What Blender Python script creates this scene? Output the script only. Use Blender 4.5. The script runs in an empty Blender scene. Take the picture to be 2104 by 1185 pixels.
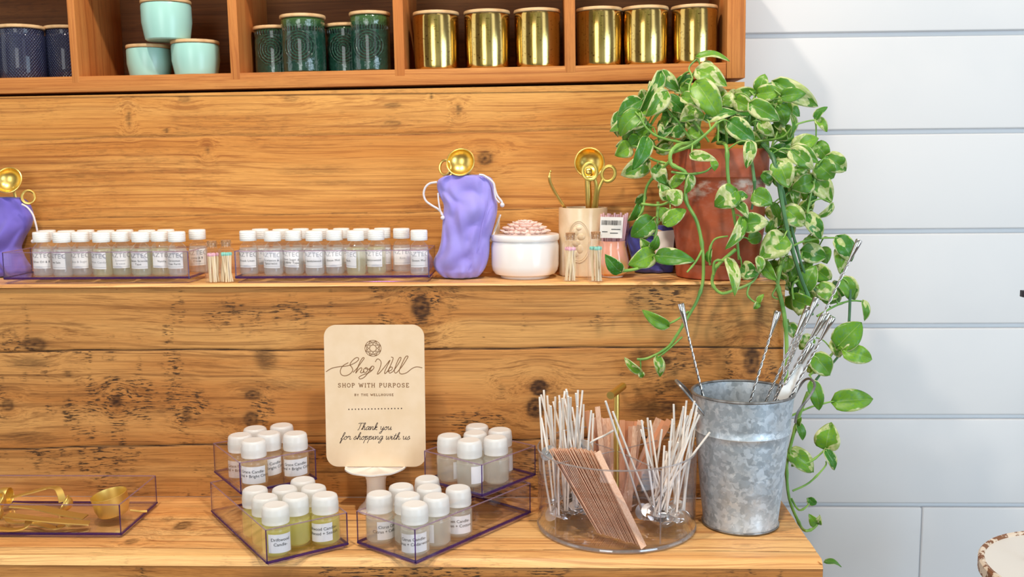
import bpy, bmesh, math, random
import numpy as np
from mathutils import Vector, Matrix
random.seed(7)
rng = np.random.RandomState(11)
sc = bpy.context.scene
COL = sc.collection
pi = math.pi

# ------------------------------------------------------------------ camera
FPX = 2045.0
CAM = np.array([0.0, -1.57, 0.546])
def _Rx(a): c, s = math.cos(a), math.sin(a); return np.array([[1, 0, 0], [0, c, -s], [0, s, c]])
def _Rz(a): c, s = math.cos(a), math.sin(a); return np.array([[c, -s, 0], [s, c, 0], [0, 0, 1]])
RC = _Rz(.035) @ _Rx(pi/2 - math.radians(7.3)) @ _Rz(-.009)
cam = bpy.data.cameras.new('camera'); cam_o = bpy.data.objects.new('camera', cam); COL.objects.link(cam_o)
M4 = Matrix([list(RC[i]) + [float(CAM[i])] for i in range(3)] + [[0, 0, 0, 1]])
cam_o.matrix_world = M4
cam.sensor_width = 36; cam.sensor_fit = 'HORIZONTAL'; cam.lens = 36*FPX/2104
cam.clip_start = .05; cam.clip_end = 50
cam.dof.use_dof = True; cam.dof.focus_distance = 1.46; cam.dof.aperture_fstop = 5.6
sc.camera = cam_o
def ray(px, py): return RC @ np.array([(px-1052)/FPX, -(py-592.5)/FPX, -1.0])
def onY(px, py, Y): d = ray(px, py); return CAM + d*((Y-CAM[1])/d[1])
def onZ(px, py, Z): d = ray(px, py); return CAM + d*((Z-CAM[2])/d[2])
def proj(P): q = RC.T @ (np.array(P)-CAM); return 1052+FPX*q[0]/-q[2], 592.5-FPX*q[1]/-q[2]
def scale_at(P): return -(RC.T @ (np.array(P)-CAM))[2]/FPX      # metres per pixel at P
def xAt(px, Y, Z):
    x = 0.0
    for _ in range(6):
        u = proj((x, Y, Z))[0]; x += (px-u)*scale_at((x, Y, Z))
    return x

# ------------------------------------------------------------------ world, lights, exposure
w = bpy.data.worlds.new('world'); sc.world = w; w.use_nodes = True
wn = w.node_tree.nodes; wl = w.node_tree.links
bg = wn['Background']                                   # the shop behind the viewer: dim walls, pale ceiling, tall bright windows
def wnode(t, **k):
    n = wn.new(t)
    for a_, v_ in k.items(): setattr(n, a_, v_)
    return n
def wm(op, a, b=0.0, clamp=False):
    n = wnode('ShaderNodeMath', operation=op, use_clamp=clamp)
    for i, q in enumerate((a, b)):
        if isinstance(q, bpy.types.NodeSocket): wl.new(q, n.inputs[i])
        else: n.inputs[i].default_value = q
    return n.outputs[0]
def wstep(v, a, b):
    n = wnode('ShaderNodeMapRange', interpolation_type='SMOOTHSTEP'); wl.new(v, n.inputs[0]); n.inputs[1].default_value = a; n.inputs[2].default_value = b; return n.outputs[0]
def wmix(f, a, b):
    n = wnode('ShaderNodeMix', data_type='RGBA')
    for s_, q in ((0, f), (6, a), (7, b)):
        if isinstance(q, bpy.types.NodeSocket): wl.new(q, n.inputs[s_])
        else: n.inputs[s_].default_value = q
    return n.outputs[2]
wsep = wnode('ShaderNodeSeparateXYZ'); wl.new(wnode('ShaderNodeTexCoord').outputs['Generated'], wsep.inputs[0])
waz = wm('ARCTAN2', wsep.outputs[0], wm('MULTIPLY', wsep.outputs[1], -1.0)); wz = wsep.outputs[2]
wwin = None
for c_, h_ in ((-1.25, .22), (.62, .11), (1.5, .2)):
    q_ = wm('SUBTRACT', 1.0, wstep(wm('ABSOLUTE', wm('SUBTRACT', waz, c_)), h_, h_+.03)); wwin = q_ if wwin is None else wm('MAXIMUM', wwin, q_)
wwin = wm('MULTIPLY', wwin, wm('MULTIPLY', wstep(wz, -.22, -.18), wm('SUBTRACT', 1.0, wstep(wz, .50, .54))))
wnz = wnode('ShaderNodeTexNoise'); wnz.inputs['Scale'].default_value = 9
glassc = (3.4, 3.6, 3.7, 1)
wgar = wm('MULTIPLY', wm('SUBTRACT', 1.0, wstep(wm('ABSOLUTE', wm('ADD', waz, .12)), .46, .50)), wm('MULTIPLY', wstep(wz, -.22, -.18), wm('SUBTRACT', 1.0, wstep(wz, .50, .54))))
gardenc = wmix(wstep(wnz.outputs[0], .42, .58), (.62, .74, .42, 1), (1.25, 1.3, 1.15, 1))
wc = wmix(wstep(wz, -.30, -.22), (.28, .23, .19, 1), (.44, .41, .38, 1)); wc = wmix(wstep(wz, .56, .64), wc, (.72, .70, .68, 1)); wc = wmix(wgar, wc, gardenc); wc = wmix(wwin, wc, glassc)
wl.new(wc, bg.inputs['Color']); bg.inputs['Strength'].default_value = .34
def area(name, loc, target, sx, sy, energy, col):
    l = bpy.data.lights.new(name, 'AREA'); l.shape = 'RECTANGLE'; l.size = sx; l.size_y = sy; l.energy = energy; l.color = col
    o = bpy.data.objects.new(name, l); COL.objects.link(o); o.location = loc
    o.rotation_euler = (Vector(target)-Vector(loc)).to_track_quat('-Z', 'Y').to_euler(); return o
def spot(name, loc, energy, r, col):
    l = bpy.data.lights.new(name, 'POINT'); l.energy = energy; l.shadow_soft_size = r; l.color = col
    o = bpy.data.objects.new(name, l); COL.objects.link(o); o.location = loc; return o
area('window_light_right', (2.1, -2.3, .35), (.7, .3, .1), 1.3, 1.6, 34, (.62, .83, 1.0))
area('window_light_left', (-.9, -3.2, .9), (-.2, 0, .2), 1.0, 1.7, 22, (.95, .98, 1.0))
spot('ceiling_lamp_left', (-.58, -.80, 2.1), 66, .045, (1.0, .87, .70))
spot('ceiling_lamp_right', (.28, -.82, 2.1), 62, .045, (1.0, .87, .72))
sc.view_settings.view_transform = 'Standard'; sc.view_settings.look = 'None'
sc.view_settings.exposure = 0.26; sc.view_settings.gamma = 1.0; sc.view_settings.use_curve_mapping = False
sc.cycles.transparent_max_bounces = 40; sc.cycles.max_bounces = 8; sc.cycles.glossy_bounces = 4
sc.cycles.diffuse_bounces = 4; sc.cycles.caustics_reflective = False; sc.cycles.caustics_refractive = False

# ------------------------------------------------------------------ materials
def srgb(r, g, b):
    f = lambda c: (c/255/12.92) if c/255 <= .04045 else ((c/255+.055)/1.055)**2.4
    return (f(r), f(g), f(b), 1)
class NT:
    def __init__(s, name):
        s.m = bpy.data.materials.new(name); s.m.use_nodes = True; s.n = s.m.node_tree.nodes; s.l = s.m.node_tree.links
        s.b = s.n['Principled BSDF']; s.out = s.n['Material Output']
    def new(s, t, **k):
        n = s.n.new(t)
        for a, v in k.items(): setattr(n, a, v)
        return n
    def set(s, sock, v):
        if hasattr(v, 'is_linked') or isinstance(v, bpy.types.NodeSocket): s.l.new(v, sock)
        else: sock.default_value = v
    def attr(s, name): return s.new('ShaderNodeAttribute', attribute_name=name).outputs['Fac']
    def objco(s): return s.new('ShaderNodeTexCoord').outputs['Object']
    def math(s, op, a, b=0.0, c=None, clamp=False):
        n = s.new('ShaderNodeMath', operation=op, use_clamp=clamp); s.set(n.inputs[0], a); s.set(n.inputs[1], b)
        if c is not None: s.set(n.inputs[2], c)
        return n.outputs[0]
    def vmul(s, v, sc_):
        n = s.new('ShaderNodeVectorMath', operation='MULTIPLY'); s.set(n.inputs[0], v); n.inputs[1].default_value = sc_; return n.outputs[0]
    def vadd(s, a, b):
        n = s.new('ShaderNodeVectorMath', operation='ADD'); s.set(n.inputs[0], a); s.set(n.inputs[1], b); return n.outputs[0]
    def comb(s, x, y, z):
        n = s.new('ShaderNodeCombineXYZ'); s.set(n.inputs[0], x); s.set(n.inputs[1], y); s.set(n.inputs[2], z); return n.outputs[0]
    def noise(s, v, scale=1, detail=3, rough=.5, dist=0, col=False):
        n = s.new('ShaderNodeTexNoise'); s.set(n.inputs['Vector'], v); n.inputs['Scale'].default_value = scale; n.inputs['Detail'].default_value = detail
        n.inputs['Roughness'].default_value = rough; n.inputs['Distortion'].default_value = dist
        return n.outputs['Color' if col else 'Fac']
    def smooth(s, v, a, b, to0=0.0, to1=1.0):
        n = s.new('ShaderNodeMapRange', interpolation_type='SMOOTHSTEP'); s.set(n.inputs[0], v)
        n.inputs[1].default_value = a; n.inputs[2].default_value = b; n.inputs[3].default_value = to0; n.inputs[4].default_value = to1; return n.outputs[0]
    def mix(s, f, a, b, mode='MIX'):
        n = s.new('ShaderNodeMix', data_type='RGBA', blend_type=mode); s.set(n.inputs[0], f); s.set(n.inputs[6], a); s.set(n.inputs[7], b); return n.outputs[2]
    def bump(s, h, strength=.3, dist=.001):
        n = s.new('ShaderNodeBump'); n.inputs['Strength'].default_value = strength; n.inputs['Distance'].default_value = dist
        s.set(n.inputs['Height'], h); s.l.new(n.outputs[0], s.b.inputs['Normal']); return n.outputs[0]
def pbr(name, col, rough=.5, metal=0., **k):
    t = NT(name); t.b.inputs['Base Color'].default_value = col; t.b.inputs['Roughness'].default_value = rough; t.b.inputs['Metallic'].default_value = metal
    for a, v in k.items(): t.b.inputs[a.replace('_', ' ')].default_value = v
    return t.m
def speck(name, col, col2, scale, rough=.5, metal=0., lo=.4, hi=.65, bump=0):
    t = NT(name); f = t.smooth(t.noise(t.objco(), scale, 4), lo, hi)
    t.l.new(t.mix(f, col, col2), t.b.inputs['Base Color']); t.b.inputs['Roughness'].default_value = rough; t.b.inputs['Metallic'].default_value = metal
    if bump: t.bump(f, bump, .001)
    return t.m
def wood(name, light, mid, dark, weather=0.3, axis=0, rough=.6, spec=.25):
    """reclaimed pine: grain runs along AXIS; attributes warp / stain / plank come from the mesh"""
    t = NT(name); co = t.objco()
    sep = t.new('ShaderNodeSeparateXYZ'); t.l.new(co, sep.inputs[0])
    g, a, b = [(0, 1, 2), (1, 0, 2), (2, 0, 1)][axis]
    warp, stain, pl = t.attr('warp'), t.attr('stain'), t.attr('plank')
    off = t.math('MULTIPLY', pl, 3.71)
    A = t.math('ADD', t.math('ADD', sep.outputs[a], warp), off); B = t.math('ADD', t.math('ADD', sep.outputs[b], warp), off)
    G = t.math('ADD', sep.outputs[g], off)
    v = t.comb(G, A, B)
    wob = t.noise(t.vmul(v, (1.8, 7, 7)), 1, 2)
    v2 = t.vadd(v, t.comb(0.0, t.math('MULTIPLY', wob, .022), t.math('MULTIPLY', wob, .022)))
    broad = t.noise(t.vmul(v2, (1.3, 22, 22)), 1, 3, .55)
    rings = t.noise(t.vmul(v2, (.7, 120, 120)), 1, 2, .55)
    lines = t.noise(t.vmul(v2, (1.6, 330, 330)), 1, 2, .5)
    fine = t.noise(t.vmul(v2, (16, 900, 900)), 1, 3, .65)
    dash = t.noise(t.vmul(v2, (60, 420, 420)), 1, 3, .6)
    saw = t.noise(t.vmul(v, (26, 5, 5)), 1, 3, .6)
    patch = t.noise(t.vmul(v, (3.2, 8, 8)), 1, 4, .6)
    c = t.mix(t.smooth(broad, .30, .70), light, mid)
    c = t.mix(t.smooth(rings, .53, .68, 0, .50), c, dark)
    c = t.mix(t.smooth(lines, .54, .66, 0, .42), c, dark)
    c = t.mix(t.smooth(fine, .40, .70, 0, .34), c, dark)
    c = t.mix(t.smooth(saw, .5, .7, 0, .14), c, t.mix(1.0, c, (1.12, 1.10, 1.0, 1), 'MULTIPLY'))
    c = t.mix(t.smooth(pl, 0, 1, 0, .20), c, t.mix(1.0, c, (1.0, .66, .42, 1), 'MULTIPLY'))
    grime = srgb(66, 46, 31)
    ws = t.math('MULTIPLY', t.smooth(t.math('ADD', patch, t.math('MULTIPLY', t.math('SUBTRACT', saw, .5), .55)), .50, .62), t.smooth(dash, .50, .60))
    ws = t.math('MULTIPLY', ws, weather)
    ws = t.math('MAXIMUM', ws, t.math('MULTIPLY', t.math('MULTIPLY', stain, t.smooth(dash, .40, .54)), 1.0, None, True))
    c = t.mix(ws, c, grime)
    c = t.mix(t.smooth(dash, .70, .76, 0, .25 + .6*weather), c, srgb(64, 40, 26))
    c = t.mix(t.smooth(patch, .46, .62, 0, .20), c, t.mix(1.0, c, (.74, .60, .52, 1), 'MULTIPLY'))
    st = t.smooth(t.math('MULTIPLY', stain, t.smooth(fine, .2, .75, .78, 1.0)), .02, .74, 0, .97)
    c = t.mix(st, c, srgb(50, 27, 17))
    t.l.new(c, t.b.inputs['Base Color']); t.b.inputs['Roughness'].default_value = rough
    t.b.inputs['Specular IOR Level'].default_value = spec
    h = t.math('ADD', t.math('MULTIPLY', fine, .5), t.math('MULTIPLY', rings, .6)); t.bump(h, .45, .0012)
    return t.m
def clear(name, tint, gloss_rough=.04, ior=1.35, milk=0., milkcol=(1, 1, 1, 1), glosscol=(1, 1, 1, 1), extra=0.0):
    """thin clear sheet: see-through tint + mirror reflection growing at grazing angles + a little cloudy scatter"""
    t = NT(name); t.n.remove(t.b)
    tr = t.new('ShaderNodeBsdfTransparent'); tr.inputs[0].default_value = tint
    gl = t.new('ShaderNodeBsdfGlossy'); gl.inputs['Roughness'].default_value = gloss_rough; gl.inputs[0].default_value = glosscol
    lw = t.new('ShaderNodeLayerWeight'); lw.inputs[0].default_value = .5; f0 = ((ior-1)/(ior+1))**2
    fr = t.math('MULTIPLY_ADD', t.math('POWER', lw.outputs['Facing'], 3.6), .75, f0)
    m1 = t.new('ShaderNodeMixShader'); t.l.new(t.math('ADD', fr, extra, None, True), m1.inputs[0]); t.l.new(tr.outputs[0], m1.inputs[1]); t.l.new(gl.outputs[0], m1.inputs[2])
    last = m1
    if milk > 0:
        d = t.new('ShaderNodeBsdfDiffuse'); d.inputs[0].default_value = milkcol
        tl = t.new('ShaderNodeBsdfTranslucent'); tl.inputs[0].default_value = milkcol
        md = t.new('ShaderNodeMixShader'); md.inputs[0].default_value = .5; t.l.new(d.outputs[0], md.inputs[1]); t.l.new(tl.outputs[0], md.inputs[2])
        m2 = t.new('ShaderNodeMixShader'); m2.inputs[0].default_value = milk; t.l.new(m1.outputs[0], m2.inputs[1]); t.l.new(md.outputs[0], m2.inputs[2]); last = m2
    t.l.new(last.outputs[0], t.out.inputs[0]); return t.m

MAT = {}
MAT['wood_upper'] = wood('pine_backboard', srgb(226, 168, 94), srgb(207, 140, 68), srgb(136, 72, 30), .22)
MAT['wood_riser'] = wood('pine_riser', srgb(218, 164, 98), srgb(192, 130, 68), srgb(104, 60, 28), .95)
MAT['wood_counter'] = wood('pine_counter', srgb(250, 206, 140), srgb(238, 176, 106), srgb(160, 92, 46), .3, rough=.42, spec=.5)
MAT['wood_cubby'] = wood('pine_cubby', srgb(212, 146, 80), srgb(194, 118, 58), srgb(150, 80, 38), .1)
MAT['wood_cubby_up'] = wood('pine_cubby_upright', srgb(212, 146, 80), srgb(194, 118, 58), srgb(150, 80, 38), .1, axis=2)
MAT['wood_end'] = wood('pine_end', srgb(222, 158, 96), srgb(204, 134, 72), srgb(150, 90, 44), .3, axis=1)
MAT['shiplap'] = speck('white_painted_boards', srgb(218, 220, 225), srgb(213, 216, 222), 3, .55)
MAT['white_plastic'] = pbr('white_plastic', srgb(244, 243, 242), .4)
MAT['paper'] = pbr('label_paper', srgb(240, 239, 240), .7)
MAT['ink'] = pbr('black_ink', srgb(52, 50, 56), .7)
MAT['ink_grey'] = pbr('grey_ink', srgb(160, 160, 165), .7)
MAT['ink_brown'] = pbr('brown_ink', srgb(128, 84, 40), .6)
MAT['ink_dark'] = pbr('dark_brown_ink', srgb(58, 34, 30), .6)
MAT['acrylic'] = clear('clear_acrylic', (.985, .978, .988, 1), .03, 1.33)
MAT['acrylic_rim'] = clear('acrylic_rim', (.80, .72, .82, 1), .08, 1.5, .25, srgb(214, 190, 214))
MAT['acrylic_edge'] = clear('purple_acrylic_edge', (.42, .26, .60, 1), .08, 1.5, .35, srgb(112, 74, 158))
MAT['acrylic_clear_edge'] = clear('clear_acrylic_edge', (.82, .82, .84, 1), .05, 1.5, .22, srgb(225, 225, 230), extra=.08)
MAT['glass'] = clear('vial_glass', (.985, .988, .985, 1), .03, 1.40, .05, srgb(248, 248, 246))
MAT['glass_tube'] = clear('tube_glass', (.98, .985, .98, 1), .03, 1.38, .03)
MAT['oil_clear'] = clear('clear_oil', (.96, .975, .98, 1), .1, 1.2, .36, srgb(250, 253, 255))
MAT['oil_pale'] = clear('pale_yellow_oil', (.97, .97, .86, 1), .1, 1.2, .36, srgb(252, 253, 226))
MAT['oil_green'] = clear('pale_green_oil', (.95, .98, .92, 1), .1, 1.2, .36, srgb(244, 254, 238))
MAT['pet'] = clear('bottle_plastic', (.985, .985, .98, 1), .12, 1.35, .06, srgb(250, 250, 248))
MAT['cap_frost'] = NT('frosted_cap').m
_t = MAT['cap_frost'].node_tree.nodes['Principled BSDF']; _t.inputs['Base Color'].default_value = srgb(246, 245, 245); _t.inputs['Roughness'].default_value = .3
_t.inputs['Alpha'].default_value = .66
MAT['liq_amber'] = clear('amber_liquid', (.98, .90, .72, 1), .1, 1.2, .46, srgb(255, 228, 176))
MAT['liq_yellow'] = clear('yellow_liquid', (.98, .97, .60, 1), .1, 1.2, .55, srgb(255, 252, 160))
MAT['liq_cloud'] = clear('cloudy_liquid', (.98, .98, .94, 1), .1, 1.2, .46, srgb(255, 255, 246))
MAT['cork'] = speck('cork', srgb(196, 148, 104), srgb(160, 112, 74), 400, .8)
MAT['match_wood'] = pbr('match_wood', srgb(238, 214, 178), .7)
MAT['pink_tip'] = pbr('pink_tip', srgb(240, 180, 200), .6)
MAT['teal_tip'] = pbr('teal_tip', srgb(140, 214, 200), .6)
MAT['gold'] = pbr('brushed_gold', srgb(238, 206, 118), .32, 1.0)
MAT['gold_dark'] = pbr('brushed_gold_matte', srgb(236, 204, 116), .42, .92)
MAT['gold_green'] = pbr('pale_gold_paint', srgb(206, 186, 98), .38, .7)
MAT['steel'] = pbr('polished_steel', srgb(214, 212, 212), .14, 1.0)
MAT['tab'] = pbr('silver_tab', srgb(222, 224, 226), .22, .85)
MAT['wick'] = pbr('waxed_cotton', srgb(240, 232, 224), .75)
MAT['ceramic'] = pbr('white_ceramic', srgb(244, 240, 238), .18)
MAT['cream'] = speck('cream_ceramic', srgb(232, 208, 176), srgb(222, 194, 158), 30, .22)
MAT['pink_flower'] = pbr('pink_porcelain', srgb(246, 218, 208), .4, Subsurface_Weight=.0)
MAT['linen'] = pbr('white_cord', srgb(226, 220, 226), .85)
MAT['dark_metal'] = pbr('dark_iron', srgb(58, 56, 66), .4, .6)
def mk_slat():
    t = NT('wood_slat'); co = t.objco(); f = t.noise(t.vmul(co, (900, 900, 26)), 1, 3)
    t.l.new(t.mix(t.smooth(f, .35, .65), srgb(240, 200, 172), srgb(224, 172, 140)), t.b.inputs['Base Color']); t.b.inputs['Roughness'].default_value = .65; return t.m
MAT['slat'] = mk_slat()
MAT['slat_red'] = pbr('reddish_wood_slat', srgb(224, 158, 118), .65)
def mk_galv():
    t = NT('galvanized_steel'); co = t.objco()
    nz = t.noise(co, 60, 3, col=True); vv = t.vadd(co, t.vmul(nz, (.022, .022, .022)))
    v = t.new('ShaderNodeTexVoronoi', feature='SMOOTH_F1'); v.inputs['Scale'].default_value = 150; v.inputs['Smoothness'].default_value = .25; t.l.new(vv, v.inputs['Vector'])
    s = t.new('ShaderNodeSeparateColor'); t.l.new(v.outputs['Color'], s.inputs[0])
    c = t.mix(t.smooth(s.outputs[0], .1, .95), srgb(170, 180, 190), srgb(202, 211, 221))
    c = t.mix(t.smooth(t.noise(vv, 120, 3), .56, .66, 0, .5), c, srgb(226, 232, 238))
    c = t.mix(t.smooth(t.noise(co, 9, 3), .5, .68, 0, .35), c, srgb(190, 182, 172))
    t.l.new(c, t.b.inputs['Base Color']); t.b.inputs['Metallic'].default_value = .55
    t.l.new(t.smooth(s.outputs[1], 0, 1, .34, .52), t.b.inputs['Roughness'])
    return t.m
MAT['galv'] = mk_galv()
MAT['galv_dark'] = speck('galvanized_rim', srgb(158, 158, 160), srgb(118, 116, 116), 60, .4, .7)
def mk_terracotta():
    t = NT('terracotta'); co = t.objco(); s = t.new('ShaderNodeSeparateXYZ'); t.l.new(co, s.inputs[0])
    c = t.mix(t.smooth(t.noise(co, 14, 4), .35, .7), srgb(182, 88, 50), srgb(158, 70, 38))
    band = t.math('MULTIPLY', t.smooth(s.outputs[2], .118, .15), t.smooth(s.outputs[2], .156, .162, 1, 0))
    m = t.math('MULTIPLY', t.smooth(t.noise(t.vmul(co, (1, 1, 2)), 26, 5, .65), .44, .66), t.math('ADD', t.math('MULTIPLY', band, .75), .07))
    c = t.mix(m, c, srgb(222, 204, 190))
    t.l.new(c, t.b.inputs['Base Color']); t.b.inputs['Roughness'].default_value = .62; return t.m
MAT['terracotta'] = mk_terracotta()
MAT['soil'] = speck('soil', srgb(70, 48, 36), srgb(40, 28, 22), 90, .95, bump=.8)
def mk_fabric(name, c1, c2):
    t = NT(name); co = t.objco(); f = t.noise(co, 26, 3)
    t.l.new(t.mix(t.smooth(f, .3, .7), c1, c2), t.b.inputs['Base Color']); t.b.inputs['Roughness'].default_value = .9
    t.b.inputs['Sheen Weight'].default_value = .3
    t.bump(t.noise(co, 1500, 1), .25, .0006); return t.m
MAT['lavender'] = mk_fabric('lavender_cotton', srgb(160, 150, 232), srgb(150, 136, 222))
MAT['violet'] = mk_fabric('violet_cotton', srgb(122, 108, 206), srgb(112, 98, 198))
MAT['navy'] = mk_fabric('blue_cotton', srgb(76, 78, 160), srgb(64, 62, 140))
def mk_leaf():
    t = NT('variegated_leaf'); u, v, s = t.attr('lu'), t.attr('lv'), t.attr('ls')
    co = t.comb(t.math('ADD', t.math('MULTIPLY', u, .9), t.math('MULTIPLY', s, 37.0)), t.math('MULTIPLY', v, 2.2), s)
    n1 = t.noise(co, .85, 2, .5, .3)
    au = t.math('ABSOLUTE', u)
    m = t.math('ADD', n1, t.math('MULTIPLY', t.math('POWER', au, 4.0), .24))
    m = t.math('ADD', m, t.math('MULTIPLY', t.math('SUBTRACT', s, .5), .14))
    mask = t.smooth(m, .60, .62)
    hue = t.noise(t.comb(s, s, 0.0), 9, 1)
    g = t.mix(t.smooth(hue, .40, .60), srgb(78, 146, 44), srgb(138, 190, 56))
    g = t.mix(t.smooth(t.noise(co, 5, 2), .5, .68, 0, .55), g, srgb(98, 158, 108))
    cream = t.mix(t.smooth(t.noise(co, 3, 1), .4, .6), srgb(228, 232, 184), srgb(198, 214, 138))
    c = t.mix(mask, g, cream)
    vein = t.smooth(au, .0, .05, .45, 0)
    side = t.math('SINE', t.math('ADD', t.math('MULTIPLY', v, 62.0), t.math('MULTIPLY', au, -16.0)))
    c = t.mix(vein, c, srgb(196, 216, 140)); c = t.mix(t.smooth(side, .86, 1, 0, .14), c, srgb(60, 110, 40))
    t.l.new(c, t.b.inputs['Base Color']); t.b.inputs['Roughness'].default_value = .34
    tl = t.new('ShaderNodeBsdfTranslucent'); t.l.new(t.mix(1.0, c, (1.0, 1.0, .55, 1), 'MULTIPLY'), tl.inputs[0])
    mx = t.new('ShaderNodeMixShader'); mx.inputs[0].default_value = .36; t.l.new(t.b.outputs[0], mx.inputs[1]); t.l.new(tl.outputs[0], mx.inputs[2])
    t.l.new(mx.outputs[0], t.out.inputs[0]); return t.m
MAT['leaf'] = mk_leaf()
MAT['stem'] = speck('green_vine', srgb(138, 180, 84), srgb(98, 148, 66), 22, .45)
MAT['stem_dark'] = speck('dark_green_vine', srgb(84, 132, 84), srgb(62, 104, 70), 22, .45)
def mk_jar(kind):
    t = NT('jar_'+kind); co = t.objco(); s = t.new('ShaderNodeSeparateXYZ'); t.l.new(co, s.inputs[0])
    x, y, z = s.outputs
    if kind == 'blue_hobnail':
        ang = t.math('ARCTAN2', y, x)
        h = t.math('MULTIPLY', t.math('SINE', t.math('MULTIPLY', ang, 46.0)), t.math('SINE', t.math('MULTIPLY', z, 1050.0)))
        col = t.mix(t.smooth(h, .2, .9), srgb(26, 32, 60), srgb(66, 72, 106)); t.bump(h, .8, .0012)
        t.b.inputs['Roughness'].default_value = .16; t.b.inputs['Coat Weight'].default_value = .5
    else:
        dz = t.math('SUBTRACT', z, .043)
        d = t.math('SQRT', t.math('ADD', t.math('MULTIPLY', x, x), t.math('MULTIPLY', dz, dz)))
        ang = t.math('ARCTAN2', dz, x)
        petal = t.math('MULTIPLY', t.math('SINE', t.math('MULTIPLY', d, 1250.0)), t.math('ADD', t.math('MULTIPLY', t.math('SINE', t.math('MULTIPLY', ang, 14.0)), .4), .7))
        h1 = t.math('MULTIPLY', petal, t.smooth(d, .025, .028, 1, 0))
        a2 = t.math('ARCTAN2', y, x)
        dots = t.math('MULTIPLY', t.math('SINE', t.math('MULTIPLY', a2, 40.0)), t.math('MULTIPLY', t.smooth(z, .068, .072), t.smooth(z, .074, .078, 1, 0)))
        h = t.math('ADD', h1, t.math('MULTIPLY', dots, 1.5))
        h = t.math('ADD', h, t.math('MULTIPLY', t.noise(co, 90, 2), 1.2))
        col = t.mix(t.smooth(z, .070, .088), t.mix(t.smooth(h, 0, 1.4), srgb(16, 46, 40), srgb(36, 78, 62)), srgb(58, 92, 50)); t.bump(h, 1.0, .0022)
        t.b.inputs['Roughness'].default_value = .10; t.b.inputs['Coat Weight'].default_value = .8
    t.l.new(col, t.b.inputs['Base Color']); return t.m
MAT['jar_blue'] = mk_jar('blue_hobnail'); MAT['jar_green'] = mk_jar('green_glaze')
MAT['mint'] = pbr('mint_glaze', srgb(164, 214, 206), .28)
MAT['lid_wood'] = speck('pale_lid_wood', srgb(214, 178, 132), srgb(196, 156, 108), 40, .6)
def mk_mercury():
    t = NT('gold_mercury_glass'); co = t.objco()
    f = t.smooth(t.noise(co, 260, 3, .6), .60, .70); g = t.noise(t.vmul(co, (1, 1, .35)), 22, 3)
    c = t.mix(t.smooth(g, .35, .65), srgb(200, 158, 82), srgb(216, 190, 120)); c = t.mix(f, c, srgb(120, 78, 28))
    t.l.new(c, t.b.inputs['Base Color']); t.b.inputs['Metallic'].default_value = 1; t.l.new(t.smooth(g, .3, .7, .10, .20), t.b.inputs['Roughness']); return t.m
MAT['mercury'] = mk_mercury()
def mk_card():
    t = NT('kraft_card'); t.l.new(t.mix(t.smooth(t.noise(t.objco(), 30, 4), .3, .7), srgb(234, 208, 178), srgb(228, 200, 166)), t.b.inputs['Base Color']); t.b.inputs['Roughness'].default_value = .6; return t.m
MAT['card'] = mk_card()
def mk_distress():
    t = NT('distressed_rim'); f = t.smooth(t.noise(t.objco(), 70, 5, .6), .48, .52)
    t.l.new(t.mix(f, srgb(226, 208, 188), srgb(132, 84, 50)), t.b.inputs['Base Color']); t.b.inputs['Roughness'].default_value = .6; return t.m
MAT['distress'] = mk_distress()
MAT['bead_top'] = pbr('white_enamel', srgb(226, 222, 216), .35)
MAT['iri_pink'] = (lambda t: (t.l.new(t.mix(t.smooth(t.noise(t.objco(), 22, 2), .4, .62), srgb(244, 176, 156), srgb(226, 176, 108)), t.b.inputs['Base Color']), t.b.inputs['Roughness'].__setattr__('default_value', .12), t.b.inputs['Coat Weight'].__setattr__('default_value', .8), t.m)[-1])(NT('peach_luster'))
MAT['pink_stick'] = pbr('pink_paper', srgb(240, 196, 206), .6)
MAT['tan_card'] = pbr('tan_tag', srgb(206, 168, 128), .7)
MAT['wood_shaded'] = wood('shaded_pine_back', srgb(150, 100, 58), srgb(126, 78, 42), srgb(84, 50, 28), .3)  # back panel pine coloured darker to paint in the shade inside the cubbies
MAT['floor'] = speck('grey_floor', srgb(150, 132, 114), srgb(134, 116, 100), 4, .6)

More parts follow.
